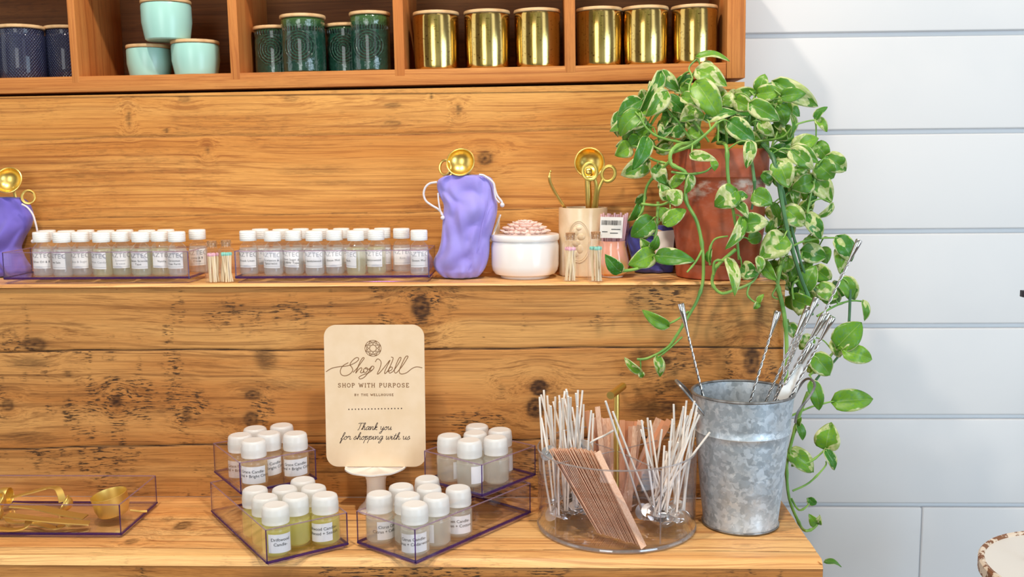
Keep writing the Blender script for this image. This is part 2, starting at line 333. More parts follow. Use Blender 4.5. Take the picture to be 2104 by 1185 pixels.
# ------------------------------------------------------------------ mesh helpers
class MB:
    def __init__(s): s.v = []; s.f = []; s.m = []; s.att = {}
    def add(s, vs, fs, mat=0):
        o = len(s.v); s.v += [tuple(map(float, p)) for p in vs]; s.f += [tuple(i+o for i in f) for f in fs]; s.m += [mat]*len(fs); return o
    def box(s, c, d, mat=0, R=None):
        x, y, z = [k/2 for k in d]; vs = [np.array(p) for p in [(-x, -y, -z), (x, -y, -z), (x, y, -z), (-x, y, -z), (-x, -y, z), (x, -y, z), (x, y, z), (-x, y, z)]]
        if R is not None: vs = [R @ p for p in vs]
        s.add([p+np.array(c) for p in vs], [(0, 3, 2, 1), (4, 5, 6, 7), (0, 1, 5, 4), (1, 2, 6, 5), (2, 3, 7, 6), (3, 0, 4, 7)], mat)
    def lathe(s, prof, seg=28, mat=0, c=(0, 0, 0), R=None, sx=1., mats=None):
        vs = []; n = len(prof)
        for r, z in prof:
            for k in range(seg):
                a = 2*pi*k/seg; p = np.array([r*math.cos(a)*sx, r*math.sin(a), z])
                if R is not None: p = R @ p
                vs.append(p+np.array(c))
        fs = []; ms = []
        for i in range(n-1):
            for k in range(seg):
                k2 = (k+1) % seg; fs.append((i*seg+k, i*seg+k2, (i+1)*seg+k2, (i+1)*seg+k)); ms.append(mats[i] if mats else mat)
        o = s.add(vs, fs, mat); s.m[-len(fs):] = ms
        if prof[0][0] > 1e-6: s.f.append(tuple(o+k for k in reversed(range(seg)))); s.m.append(ms[0])
        if prof[-1][0] > 1e-6: s.f.append(tuple(o+(n-1)*seg+k for k in range(seg))); s.m.append(ms[-1])
    def tube(s, pts, rad, seg=8, mat=0, closed=False, flat=1.0):
        P = [np.array(p, float) for p in pts]; n = len(P)
        if not hasattr(rad, '__len__'): rad = [rad]*n
        T = []
        for i in range(n):
            a = P[(i-1) % n] if closed else P[max(i-1, 0)]; b = P[(i+1) % n] if closed else P[min(i+1, n-1)]
            t = b-a; T.append(t/(np.linalg.norm(t)+1e-12))
        up = np.array([0, 0, 1.]) if abs(T[0][2]) < .9 else np.array([1., 0, 0])
        N = np.cross(T[0], up); N /= np.linalg.norm(N); vs = []
        for i in range(n):
            N = N-T[i]*np.dot(N, T[i]); N /= (np.linalg.norm(N)+1e-12); B = np.cross(T[i], N)
            for k in range(seg):
                a = 2*pi*k/seg; vs.append(P[i]+rad[i]*(math.cos(a)*N*flat+math.sin(a)*B))
        fs = []
        for i in range(n if closed else n-1):
            j = (i+1) % n
            for k in range(seg): fs.append((i*seg+k, i*seg+(k+1) % seg, j*seg+(k+1) % seg, j*seg+k))
        if not closed: fs += [tuple(reversed(range(seg))), tuple((n-1)*seg+k for k in range(seg))]
        s.add(vs, fs, mat)
    def sphere(s, c, r, mat=0, seg=14, rings=8, sc_=(1, 1, 1)):
        prof = [(max(r*math.sin(pi*i/rings), 0), -r*math.cos(pi*i/rings)) for i in range(rings+1)]
        o = len(s.v); s.lathe(prof, seg, mat)
        for i in range(o, len(s.v)): s.v[i] = tuple(np.array(s.v[i])*np.array(sc_)+np.array(c))
    def prism(s, outline, thick, mat=0, M=None):
        """outline in local x,z; extruded along y by thick"""
        n = len(outline); vs = [(x, -thick/2, z) for x, z in outline]+[(x, thick/2, z) for x, z in outline]
        if M is not None: vs = [M @ np.array(p) for p in vs]
        s.add(vs, [tuple(range(n)), tuple(reversed(range(n, 2*n)))]+[(i, n+i, n+(i+1) % n, (i+1) % n) for i in range(n)], mat)
    def build(s, name, mats, parent=None, loc=(0, 0, 0), rot=None, angle=.6, smooth=True, bevel=0, bseg=2):
        me = bpy.data.meshes.new(name); me.from_pydata(s.v, [], s.f)
        for m in (mats if isinstance(mats, (list, tuple)) else [mats]): me.materials.append(MAT[m] if isinstance(m, str) else m)
        me.polygons.foreach_set('material_index', s.m)
        bm = bmesh.new(); bm.from_mesh(me)
        if bevel:
            bmesh.ops.remove_doubles(bm, verts=bm.verts, dist=1e-6)
            bmesh.ops.bevel(bm, geom=[e for e in bm.edges if len(e.link_faces) == 2 and e.calc_face_angle() > .5], offset=bevel, segments=bseg, profile=.6, affect='EDGES')
        bmesh.ops.recalc_face_normals(bm, faces=bm.faces) if not s.att else None
        if smooth:
            for f in bm.faces: f.smooth = True
            for e in bm.edges:
                if len(e.link_faces) == 2 and e.calc_face_angle(0) > angle: e.smooth = False
        bm.to_mesh(me); bm.free()
        for k, arr in s.att.items():
            a = me.attributes.new(k, 'FLOAT', 'POINT'); a.data.foreach_set('value', np.array(arr, dtype=np.float32))
        o = bpy.data.objects.new(name, me); COL.objects.link(o); o.location = loc
        if rot is not None: o.rotation_euler = rot
        if parent: o.parent = parent
        return o
def tag(o, label=None, cat=None, group=None, kind=None):
    if label: o['label'] = label
    if cat: o['category'] = cat
    if group: o['group'] = group
    if kind: o['kind'] = kind
    return o
def empty(name, loc=(0, 0, 0), rz=0, **k):
    o = bpy.data.objects.new(name, None); COL.objects.link(o); o.location = loc; o.rotation_euler = (0, 0, rz); o.empty_display_size = .02
    return tag(o, **k)
def catmull(P, n=6, closed=False):
    P = [np.array(p, float) for p in P]; out = []; N = len(P)
    rngi = range(N) if closed else range(N-1)
    for i in rngi:
        p0 = P[(i-1) % N] if (closed or i > 0) else P[0]; p1 = P[i]; p2 = P[(i+1) % N]; p3 = P[(i+2) % N] if (closed or i+2 < N) else P[-1]
        for k in range(n):
            t = k/n; out.append(.5*((2*p1)+(-p0+p2)*t+(2*p0-5*p1+4*p2-p3)*t*t+(-p0+3*p1-3*p2+p3)*t**3))
    if not closed: out.append(P[-1])
    return out
_tc = {}
def text_geo(s, size, spacing=1.0, align='CENTER', shear=0.0):
    k = (s, size, spacing, align, shear)
    if k in _tc: return _tc[k]
    c = bpy.data.curves.new('t', 'FONT'); c.body = s; c.size = size; c.space_character = spacing; c.align_x = align; c.align_y = 'CENTER'; c.shear = shear; c.resolution_u = 3
    o = bpy.data.objects.new('t', c); COL.objects.link(o); dg = bpy.context.evaluated_depsgraph_get(); dg.update()
    me = bpy.data.meshes.new_from_object(o.evaluated_get(dg))
    vs = [(v.co.x, v.co.y) for v in me.vertices]; fs = [tuple(p.vertices) for p in me.polygons]
    bpy.data.objects.remove(o); bpy.data.curves.remove(c); bpy.data.meshes.remove(me)
    _tc[k] = (vs, fs); return _tc[k]
def ribbon(mb, pts, wdt, mat, fn):
    """flat stroke of constant width through 2D points, mapped to 3D by fn"""
    P = [np.array(p, float) for p in pts]; n = len(P); vs = []
    for i in range(n):
        t = P[min(i+1, n-1)]-P[max(i-1, 0)]; t /= (np.linalg.norm(t)+1e-12); nn = np.array([-t[1], t[0]])*wdt/2
        vs += [fn(*(P[i]+nn)), fn(*(P[i]-nn))]
    mb.add(vs, [(2*i, 2*i+1, 2*i+3, 2*i+2) for i in range(n-1)], mat)

# ------------------------------------------------------------------ wooden surfaces (gridded boards with grooves, knots, stains)
def board_grid(name, parent, mat, U, V, to3, seams, knots=(), du=.005, dv=.002, groove=.0022, edge_r=.003, stains_shadows=(), seamdirt=.8, edge_round=(1, 1)):
    """a face of several planks. U,V=(lo,hi) real sizes; to3(u,v,h)->xyz with h outward height; seams: list of (v_at_ulo, v_at_uhi)"""
    nu = int((U[1]-U[0])/du)+1; nv = int((V[1]-V[0])/dv)+1
    u = np.linspace(U[0], U[1], nu); v = np.linspace(V[0], V[1], nv); UU, VV = np.meshgrid(u, v)
    t = (UU-U[0])/(U[1]-U[0]); h = np.zeros_like(UU); dirt = np.zeros_like(UU); pl = np.zeros_like(UU)
    wig = .0012*np.sin(UU*9+1)+.0008*np.sin(UU*31)
    for k, (a, b) in enumerate(seams):
        d = VV-(a+(b-a)*t+wig); g = np.exp(-(d/.0014)**2); h -= groove*g; dirt = np.maximum(dirt, seamdirt*np.exp(-(d/.0011)**2)+.22*seamdirt*np.exp(-np.clip(-d, 0, 1)/.006)*(d < 0)*(.5+.5*np.sin(UU*17+k*2)*np.sin(UU*5.3))); pl += (d > 0)
        h += .0010*((k*7+3) % 3-1)*(d > 0)
    r = edge_r
    for e, dd in ((edge_round[0], VV-V[0]), (edge_round[1], V[1]-VV)):
        if e: h -= r*np.clip(1-dd/r, 0, 1)**2
    warp = .004*np.sin(UU*5.1+pl*2.3)+.002*np.sin(UU*13.3+pl)
    stain = dirt.copy()
    for (ku, kv, ru, rv, s) in knots:
        d2 = ((UU-ku)/ru)**2+((VV-kv)/rv)**2
        stain = np.maximum(stain, s*1.15*np.exp(-(d2*.62)**1.5)*(.78+.22*np.cos(np.sqrt(d2)*7)))
        far = ((UU-ku)/(ru*3.4))**2+((VV-kv)/(rv*2.6))**2
        warp += (VV-kv)*.72*np.exp(-far)*-1
    for (ku, kv, ru, rv, s) in stains_shadows:
        d2 = ((UU-ku)/ru)**2+((VV-kv)/rv)**2
        stain = np.maximum(stain, s*np.exp(-d2**2))
    pts = [to3(a, b, c) for a, b, c in zip(UU.ravel(), VV.ravel(), h.ravel())]
    mb = MB(); fs = [(j*nu+i, j*nu+i+1, (j+1)*nu+i+1, (j+1)*nu+i) for j in range(nv-1) for i in range(nu-1)]
    mb.add(pts, fs)
    plv = np.mod(pl*.618+.13, 1.0)
    mb.att = dict(warp=warp.ravel(), stain=stain.ravel(), plank=plv.ravel())
    return mb.build(name, mat, parent, angle=9)

XR = .376; XL = -1.12; ZL = .3545; YB = .15; XU = .335
kz = lambda px, py, Y: (lambda p: (p[0], p[2]))(onY(px, py, Y))
def knotY(px, py, rpx, rpy, s, Y): p = onY(px, py, Y); m = scale_at(p); return (p[0], p[2], rpx*m, rpy*m, s)
def knotZ(px, py, rpx, rpy, s, Z=0.): p = onZ(px, py, Z); m = scale_at(p); return (p[0], p[1], rpx*m, rpy*m*2.4, s)
def seamY(a, b, Y):
    pa = onY(*a, Y); pb = onY(*b, Y); k = (pb[2]-pa[2])/(pb[0]-pa[0]); f = lambda x: pa[2]+k*(x-pa[0]); return f
# --- raised ledge
ledge = empty('raised_ledge', (0, 0, 0), label='long raised wooden ledge of reclaimed planks standing on the counter', cat='ledge')
s1 = seamY((0, 722), (1600, 713), 0); s2 = seamY((0, 922), (1460, 897), 0)
kn = [knotY(865, 632, 17, 24, .75, 0), knotY(70, 708, 24, 14, .55, 0), knotY(240, 825, 10, 12, .7, 0), knotY(520, 812, 16, 10, .6, 0), knotY(516, 862, 14, 16, .6, 0),
      knotY(1108, 797, 16, 16, .8, 0), knotY(1100, 838, 16, 20, .75, 0), knotY(1370, 740, 10, 8, .6, 0), knotY(1545, 742, 14, 26, .65, 0), knotY(1372, 838, 16, 14, .6, 0),
      knotY(1380, 790, 14, 10, .5, 0), knotY(385, 852, 9, 9, .6, 0), knotY(1030, 800, 6, 10, .3, 0), knotY(140, 768, 8, 6, .5, 0), knotY(15, 832, 12, 12, .5, 0)]
st = [knotY(545, 738, 26, 26, .42, 0), knotY(1340, 840, 60, 26, .35, 0), knotY(1320, 725, 30, 12, .35, 0), knotY(1410, 800, 26, 22, .38, 0), knotY(560, 792, 90, 14, .22, 0), knotY(60, 745, 50, 14, .35, 0),
      knotY(1120, 830, 40, 60, .2, 0), knotY(300, 845, 120, 14, .2, 0), knotY(690, 965, 40, 12, .3, 0), knotY(1560, 640, 10, 60, .35, 0), knotY(1440, 620, 8, 50, .25, 0), knotY(60, 900, 70, 16, .3, 0)]  # two tall narrow streaks at the right: vine shadows painted into the wood colour
f = lambda u, v, h: (u, -h, v)
board_grid('front_planks', ledge, 'wood_riser', (XL, XR), (.0005, ZL-.0035), f, [(s2(XL), s2(XR)), (s1(XL), s1(XR))], kn, stains_shadows=st, edge_round=(0, 1), edge_r=.006)
board_grid('top_board', ledge, 'wood_counter', (XL, XR), (-.0035, YB), lambda u, v, h: (u, v, ZL+h), [], [], dv=.0025, edge_round=(1, 0), edge_r=.0045)
mb = MB(); mb.box(((XL+XR)/2, YB/2+.003, ZL/2-.001), (XR-XL-.0005, YB-.008, ZL-.008)); o = mb.build('core_box', 'wood_end', ledge)
# --- counter
cnt = empty('wooden_counter', (0, 0, 0), label='pale reclaimed-wood counter top with a rounded front edge along the bottom', cat='counter')
YF = -.252
sz = lambda py: onZ(800, py, 0)[1]
ck = [knotZ(375, 1078, 16, 9, .6), knotZ(270, 1112, 12, 6, .5), knotZ(345, 1066, 12, 5, .3), knotZ(1395, 1065, 9, 3, .4), knotZ(1530, 1120, 10, 3, .2)]
board_grid('top_planks', cnt, 'wood_counter', (-.93, XR), (YF-.004, -.0005), lambda u, v, h: (u, v, h), [(sz(1100), sz(1103)), (sz(1127), sz(1128)), (sz(1068), sz(1066))], ck, dv=.0025, groove=.0014, edge_r=.011, edge_round=(1, 0), seamdirt=.55,
           stains_shadows=[knotZ(410, 1040, 60, 6, .18), knotZ(200, 1150, 120, 4, .25)])
board_grid('front_planks', cnt, 'wood_riser', (-.93, XR), (-.12, -.0075), lambda u, v, h: (u, YF-.004-h, v), [(-.055, -.056)], [], edge_round=(0, 1), edge_r=.008, seamdirt=.3)
board_grid('end_board', cnt, 'wood_end', (YF-.002, 0), (-.12, -.002), lambda u, v, h: (XR+.0004+h, u, v), [], [], edge_round=(0, 1), edge_r=.006)
mb = MB(); mb.box(((-.93+XR)/2, (YF-.0)/2, -.066), (XR+.93-.002, -YF-.002, .106)); mb.build('core_box', 'wood_end', cnt)
# --- upper backboard
bb = empty('wooden_backboard', (0, 0, 0), label='orange-brown plank backboard rising behind the ledge below the cubbies', cat='backboard')
q1 = seamY((0, 287), (1060, 270), YB); q2 = seamY((150, 449), (1060, 430), YB); top = seamY((0, 196), (1530, 165), YB)
kn = [knotY(997, 325, 14, 13, .55, YB), knotY(378, 202, 12, 8, .35, YB), knotY(264, 243, 5, 12, .5, YB), knotY(942, 226, 5, 9, .6, YB), knotY(806, 217, 16, 5, .4, YB), knotY(806, 253, 18, 5, .4, YB),
      knotY(598, 201, 14, 7, .3, YB), knotY(426, 308, 5, 8, .4, YB), knotY(342, 268, 5, 4, .6, YB), knotY(886, 197, 4, 5, .6, YB)]
st = [knotY(645, 350, 88, 12, .20, YB), knotY(170, 362, 90, 6, .22, YB), knotY(700, 375, 110, 5, .22, YB), knotY(330, 378, 150, 4, .16, YB), knotY(900, 345, 150, 5, .14, YB), knotY(160, 335, 110, 4, .16, YB),
      knotY(760, 415, 60, 6, .15, YB), knotY(300, 438, 90, 5, .14, YB), knotY(300, 278, 120, 4, .2, YB), knotY(540, 300, 200, 4, .12, YB), knotY(1050, 480, 120, 8, .15, YB), knotY(100, 468, 90, 6, .18, YB)]
def to_bb(u, v, h): return (u, YB-h, v)
zt = min(top(XL), top(XU))-.002
board_grid('planks', bb, 'wood_upper', (XL, XU), (ZL-.002, zt), to_bb, [(q2(XL), q2(XU)), (q1(XL), q1(XU))], kn, stains_shadows=st, groove=.0012, seamdirt=.45, edge_round=(0, 0))
mb = MB()
mb.add([(XL, YB-.0004, zt-.0005), (XU, YB-.0004, zt-.0005), (XU, YB-.0004, top(XU)-.0025), (XL, YB-.0004, top(XL)-.0025), (XL, YB+.03, zt-.0005), (XU, YB+.03, zt-.0005), (XU, YB+.03, top(XU)-.0025), (XL, YB+.03, top(XL)-.0025)],
       [(0, 1, 2, 3), (1, 5, 6, 2), (3, 2, 6, 7)])
mb.build('top_strip', 'wood_upper', bb)
mb = MB(); mb.box(((XL+XU)/2, YB+.10, (zt+.0)/2-.0), (XU-XL-.001, .196, zt+.0)); mb.build('core_box', 'wood_end', bb)

# ------------------------------------------------------------------ cubby shelf
YCB = .1475
P0 = onY(0, 193, YCB); P1 = onY(1530, 161, YCB); ang = math.atan2(P1[2]-P0[2], P1[0]-P0[0]); ca, sa = math.cos(ang), math.sin(ang)
cub = empty('cubby_shelf', (float(P0[0]), YCB, float(P0[2])), label='wooden cubby shelf with square compartments holding jars along the top', cat='shelf'); cub.rotation_euler = (0, -ang, 0)
def cl(px, py, Y=YCB):           # pixel -> cubby-local (u along shelf, w up)
    p = onY(px, py, Y)-P0; return p[0]*ca+p[2]*sa, -p[0]*sa+p[2]*ca
UR = cl(1531, 150)[0]; UL = cl(-150, 200)[0]; TH = .5*(cl(0, 158)[1]+cl(1500, 129)[1]); HH = .23; DEP = .19
mb = MB(); mb.box(((UL+UR-.03)/2, DEP/2, TH/2), (UR-UL-.033, DEP, TH-.001)); mb.build('bottom_board', 'wood_cubby', cub, bevel=.0015)
mb = MB(); mb.box(((UL+UR)/2, DEP/2, HH+.012), (UR-UL, DEP, .024)); mb.build('top_board', 'wood_cubby', cub, bevel=.0015)
mb = MB(); mb.box(((UL+UR)/2, DEP+.005, HH/2), (UR-UL, .01, HH)); mb.build('back_panel', 'wood_shaded', cub)
mb = MB(); mb.box((UR-.0155, DEP/2, HH/2-.0005), (.031, DEP+.002, HH-.002)); mb.build('side_panel', 'wood_cubby_up', cub, bevel=.0015)
DIV = []
for (xa, xb) in ((147, 162), (474, 493), (811, 832), (1161, 1183)):
    a = cl(xa, 148)[0]; b = cl(xb, 148)[0]; DIV.append((a, b))
    mb = MB(); mb.box(((a+b)/2, DEP/2-.0003, (HH+TH-.012)/2), (b-a, DEP, HH-TH+.011)); mb.build('divider', 'wood_cubby_up', cub, bevel=.0012)

def local_cubby(u, d, wz): return (P0[0]+u*ca-wz*sa, YCB+d, P0[2]+u*sa+wz*ca)
def jar(name, px, botpy, wpx, hh, body, label, cat, group, depth=.055, lid='lid_wood', overh=1.0, taper=.94, zlift=0.0, lidt=.006, shape=None):
    Y = YCB+depth
    x0 = xAt(px, Y, P0[2]+TH); u = (x0-P0[0])/ca; base = local_cubby(u, depth, TH+zlift); base = np.array(base)
    r = wpx*scale_at(base)/2; h = hh
    o = empty(name, tuple(base), 0, label=label, cat=cat, group=group); o.rotation_euler = (0, -ang, 0)
    mb = MB(); R_ = r*taper
    prof = shape(r, h) if shape else [(R_*.90, 0), (R_*.97, .002), (R_, .008), (r*.985, h*.5), (r*.985, h-.004), (r*.96, h-.0005), (r*.90, h)]
    mb.lathe(prof, 40); mb.build('body', body, o)
    mb = MB(); ro = r*overh; mb.lathe([(ro*.97, h+.0003), (ro, h+.0015), (ro, h+lidt-.0015), (ro*.98, h+lidt), (0, h+lidt)], 40); mb.build('lid', lid, o)
    return o
gj = lambda r, h: [(r*.9, 0), (r*.95, .002), (r*.96, .01), (r*.955, h*.78), (r*.93, h*.82), (r*.95, h*.86), (r*.965, h-.004), (r*.9, h)]
jb = lambda r, h: [(r*.92, 0), (r*.97, .004), (r*.98, h*.86), (r*.93, h*.9), (r*.95, h-.002), (r*.9, h)]
jar('candle_jar', -42, 157, 93, .089, 'jar_blue', 'dark blue textured candle jar at the left picture edge, only its rim side showing', 'candle jar', 'blue textured jars', .055, shape=jb)
jar('candle_jar', 51, 155, 92, .086, 'jar_blue', 'dark blue textured candle jar, the full-width one in the leftmost cubby', 'candle jar', 'blue textured jars', .05, shape=jb)
jar('candle_jar', 144, 153, 86, .0885, 'jar_blue', 'dark blue textured candle jar half hidden behind the first cubby divider', 'candle jar', 'blue textured jars', .09, shape=jb)
jar('candle_jar', 310, 149, 90, .052, 'mint', 'mint green candle jar, bottom left of the three stacked jars', 'candle jar', 'mint candle jars', .085, taper=.9)
jar('candle_jar', 405, 146, 97, .055, 'mint', 'mint green candle jar, bottom right of the three stacked jars', 'candle jar', 'mint candle jars', .06, taper=.9)
jar('candle_jar', 350, 86, 101, .062, 'mint', 'mint green candle jar resting on top of two other mint jars', 'candle jar', 'mint candle jars', .05, taper=.9, zlift=.0615)
jar('candle_jar', 571, 138, 90, .079, 'jar_green', 'smaller dark green embossed jar at the far left of its cubby', 'candle jar', 'green embossed jars', .085, shape=gj)
jar('candle_jar', 627, 136, 93, .092, 'jar_green', 'dark green embossed jar with floral medallion, second from left in its cubby', 'candle jar', 'green embossed jars', .045, shape=gj)
jar('candle_jar', 716, 134, 90, .081, 'jar_green', 'dark green embossed jar tucked behind the rightmost green jar', 'candle jar', 'green embossed jars', .09, shape=gj)
jar('candle_jar', 764, 132, 84, .094, 'jar_green', 'dark green embossed jar standing right beside the third cubby divider', 'candle jar', 'green embossed jars', .042, shape=gj)
for i, (px, lb) in enumerate([(899, 'gold mercury-glass candle jar, leftmost of three in the fourth cubby'), (1003, 'gold mercury-glass candle jar in the middle of the fourth cubby'), (1105, 'gold mercury-glass candle jar next to the fourth divider, left of it'),
                              (1232, 'gold mercury-glass candle jar just right of the fourth cubby divider'), (1326, 'gold mercury-glass candle jar in the middle of the last cubby'), (1426, 'gold mercury-glass candle jar nearest the right end panel of the shelf')]):
    jar('candle_jar', px, 126, 95, .0925, 'mercury', lb, 'candle jar', 'gold mercury-glass jars', .05, taper=.97)

# ------------------------------------------------------------------ room
ship = empty('wall_back', (0, 0, 0)); tag(ship, kind='structure')
YW = .362; zs = [-.32, -.139, .041, .222, .406, .595, .776, .96, 1.15, 1.34, 1.53, 1.72]
for i in range(len(zs)-1):
    a, b = zs[i]+.0035, zs[i+1]-.0055
    mb = MB()
    segs = [(-2.2, 3.0)] if i != 0 else [(-2.2, xAt(1893, YW, -.2)-.0006), (xAt(1893, YW, -.2)+.0006, 3.0)]
    for (x0, x1) in segs: mb.box(((x0+x1)/2, YW+.01, (a+b)/2), (x1-x0, .02, b-a))
    mb.build('wall_board', 'shiplap', ship, bevel=.0045, bseg=3)
mb = MB(); mb.box((.4, YW+.022, .2), (5.2, .02, 3.1)); mb.build('wall_backing', 'shiplap', ship)
for i in range(6):
    a = -1.3+i*.19; 
    if a+.18 < -.33: mb = MB(); mb.box((.4, YW+.01, a+.09), (5.2, .02, .18)); mb.build('wall_board', 'shiplap', ship, bevel=.003)
mb = MB(); mb.box((.3, -2.2, -1.36), (8, 6.4, .04)); tag(mb.build('floor', 'floor'), kind='structure')
# ------------------------------------------------------------------ small vials on the ledge
def bend_label(mb, r, w, z0, z1, rot=0.0, texts=(), segs=10, slant=0.0):
    """paper label wrapped round radius r facing -Y; texts: (string, size, u, z, material, spacing)"""
    def P(u, z, e=0.0): a = -pi/2+rot+u/r; return ((r+e)*math.cos(a), (r+e)*math.sin(a), z+slant*u)
    vs = []; fs = []
    for i in range(segs+1):
        u = -w/2+w*i/segs; vs += [P(u, z0, .0004), P(u, z1, .0004)]
    fs = [(2*i, 2*i+2, 2*i+3, 2*i+1) for i in range(segs)]; mb.add(vs, fs, 0)
    for (s, size, u0, z, m, sp) in texts:
        if s == '_': 
            vs = []
            for i in range(segs+1): u = -w/2+w*i/segs; vs += [P(u, z, .0006), P(u, z+size, .0006)]
            mb.add(vs, [(2*i, 2*i+2, 2*i+3, 2*i+1) for i in range(segs)], m); continue
        tv, tf = text_geo(s, size, sp)
        mb.add([P(x+u0, y+z, .0007) for x, y in tv], tf, m)
TOPZ = ZL
VR, VH = .0157, .0725
def vial_parts():
    b = MB(); r = VR
    b.lathe([(r*.86, 0), (r*.97, .0012), (r, .004), (r, .040), (r*.96, .0445), (r*.80, .0495), (r*.56, .0530), (r*.50, .0545), (r*.50, .057)], 28)
    c = MB(); cr = .0136
    c.lathe([(cr*.97, .0562), (cr, .057), (cr, .0712), (cr*.94, .0725), (0, .0725)], 32)
    for z in (.060, .063, .066, .069): c.lathe([(cr*1.0, z-.0004), (cr*1.02, z), (cr*1.0, z+.0004)], 32)
    l = MB(); r2 = r*.93
    l.lathe([(r2*.85, .0015), (r2, .004), (r2, .040), (r2*.9, .045), (0, .0452)], 24)
    return b, c, l
vb, vc, vl = vial_parts()
vial0 = vb.build('vial', 'glass'); cap0 = vc.build('cap', 'white_plastic', vial0); liq0 = vl.build('oil', 'oil_clear', vial0)
liqs = {'oil_clear': liq0.data}
for k in ('oil_pale', 'oil_green'):
    d = liq0.data.copy(); d.materials[0] = MAT[k]; liqs[k] = d
vials = []
def vial(px, Y, label, group, lines=(), rot=0.0, liq='oil_clear', dim=False, u0=.0, dz=0.0, lab_w=.030):
    Y += .0055*(-1 if len(vials) % 2 else 1)
    x = xAt(px, Y, TOPZ+.03+dz)
    if not vials: o = vial0; c = cap0; l = liq0
    else:
        o = vial0.copy(); COL.objects.link(o); c = cap0.copy(); l = liq0.copy()
        for k in (c, l): COL.objects.link(k); k.parent = o
    l.data = liqs[liq]
    o.location = (x, Y, TOPZ+dz); tag(o, label, 'vial', group); vials.append(o)
    mb = MB(); ink = 1 if dim else 2
    tx = [('AZTEC', .0105, u0, .0345, 1, 1.05)]
    zz = .0245 if len(lines) == 1 else .0262
    for s in lines: tx.append((s, .0046, u0, zz, ink, 1.1)); zz -= .0052
    tx.append(('_', .0004, 0, .0162, 1, 1))
    bend_label(mb, VR, lab_w, .0135, .0410, rot, tx, slant=random.uniform(-.05, .05)); mb.build('label', ['paper', 'ink_grey', 'ink'], o)
    return o
GL, GR = 'fragrance oil vials in the left ledge tray', 'fragrance oil vials in the right ledge tray'
Yf, Yr = .032, .0745
for px, ls, lb, dim, rot, lq in [
    (89, ['Olive Oil & B'], 'small clear vial with white cap labelled Olive Oil, first in the left tray', 0, .25, 'oil_clear'),
    (130, ['Sea Salt'], 'small clear vial with white cap labelled Sea Salt in the left tray', 0, -.3, 'oil_clear'),
    (169, ['Shea & Sugar'], 'front-row white-capped vial third from the left end of the left tray', 1, .1, 'oil_clear'),
    (211, ['Cotton Candy'], 'front-row white-capped vial fourth from the left end of the left tray', 1, -.2, 'oil_pale'),
    (251, ['Summer', 'Breeze'], 'front-row white-capped vial fifth from the left end of the left tray', 1, .25, 'oil_green'),
    (291, ['Sweet Science', 'Type'], 'white-capped vial with a two-line label ending in Type, left tray', 0, .05, 'oil_green'),
    (331, ['Vanilla'], 'white-capped vial labelled Vanilla, second from the right in the left tray front row', 0, .45, 'oil_pale'),
    (366, ['Christmas', 'Tree Farm'], 'white-capped vial labelled Christmas Tree Farm at the front right of the left tray', 0, -.1, 'oil_clear')]:
    vial(px, Yf, lb, GL, ls, rot, lq, dim)
for px, lb in [(101, 'back-row vial behind the Olive Oil vial in the left tray'), (140, 'back-row vial behind the Sea Salt vial in the left tray'), (180, 'back-row vial behind the third front vial of the left tray'),
               (221, 'back-row vial behind the fourth front vial of the left tray'), (260, 'back-row vial behind the fifth front vial of the left tray'), (305, 'back-row vial behind the Type vial in the left tray'), (344, 'back-row vial between the Vanilla and Christmas vials in the left tray')]:
    vial(px, Yr, lb, GL, ['Amber'], random.uniform(-.3, .3), 'oil_clear', 1)
vial(408, Yr+.005, 'lone white-capped vial labelled Clove at the back right corner of the left tray', GL, ['Lime & B', 'Clove'], .2, 'oil_clear')
for px, ls, lb, dim, rot, lq in [
    (512, ['Fresh Linen'], 'white-capped vial labelled Fresh Linen, first in the right tray', 0, .08, 'oil_clear'),
    (562, ['Eucalyptus &', 'Spearmint'], 'white-capped vial labelled Eucalyptus and Spearmint in the right tray', 0, -.02, 'oil_clear'),
    (605, ['Brown Sugar &', 'Fig BBW Type'], 'white-capped vial labelled Brown Sugar, third in the right tray', 0, -.25, 'oil_clear'),
    (647, ['Sandalwood'], 'white-capped vial labelled Sandalwood in the right tray', 0, .1, 'oil_clear'),
    (689, ['Ocean Mist'], 'white-capped vial labelled Ocean Mist in the middle of the right tray', 0, -.05, 'oil_clear'),
    (732, ['Patch'], 'white-capped vial whose label is turned half away, beside the Ocean Mist vial', 0, -.75, 'oil_pale'),
    (774, ['Buttonwood'], 'white-capped vial labelled Buttonwood with pale yellow oil in the right tray', 0, -.2, 'oil_pale'),
    (862, ['Ocean Mist'], 'white-capped vial labelled Ocean Mist at the right end of the right tray', 0, .05, 'oil_clear')]:
    vial(px, Yf, lb, GR, ls, rot, lq, dim)
for px, lb in [(537, 'back-row vial between the Fresh Linen and Eucalyptus vials, right tray'), (579, 'back-row vial behind the Eucalyptus vial, right tray'), (620, 'back-row vial behind the Brown Sugar vial, right tray'),
               (660, 'back-row vial behind the Sandalwood vial, right tray'), (703, 'back-row vial behind the middle Ocean Mist vial, right tray'), (744, 'back-row vial behind the vial with the turned label, right tray'),
               (787, 'back-row vial behind the Buttonwood vial, right tray')]:
    vial(px, Yr, lb, GR, ['Amber'], random.uniform(-.3, .3), 'oil_clear', 1)
vial(826, Yr, 'back-row vial standing alone between the Buttonwood and last Ocean Mist vials', GR, ['Rain'], .2, 'oil_clear', 1)

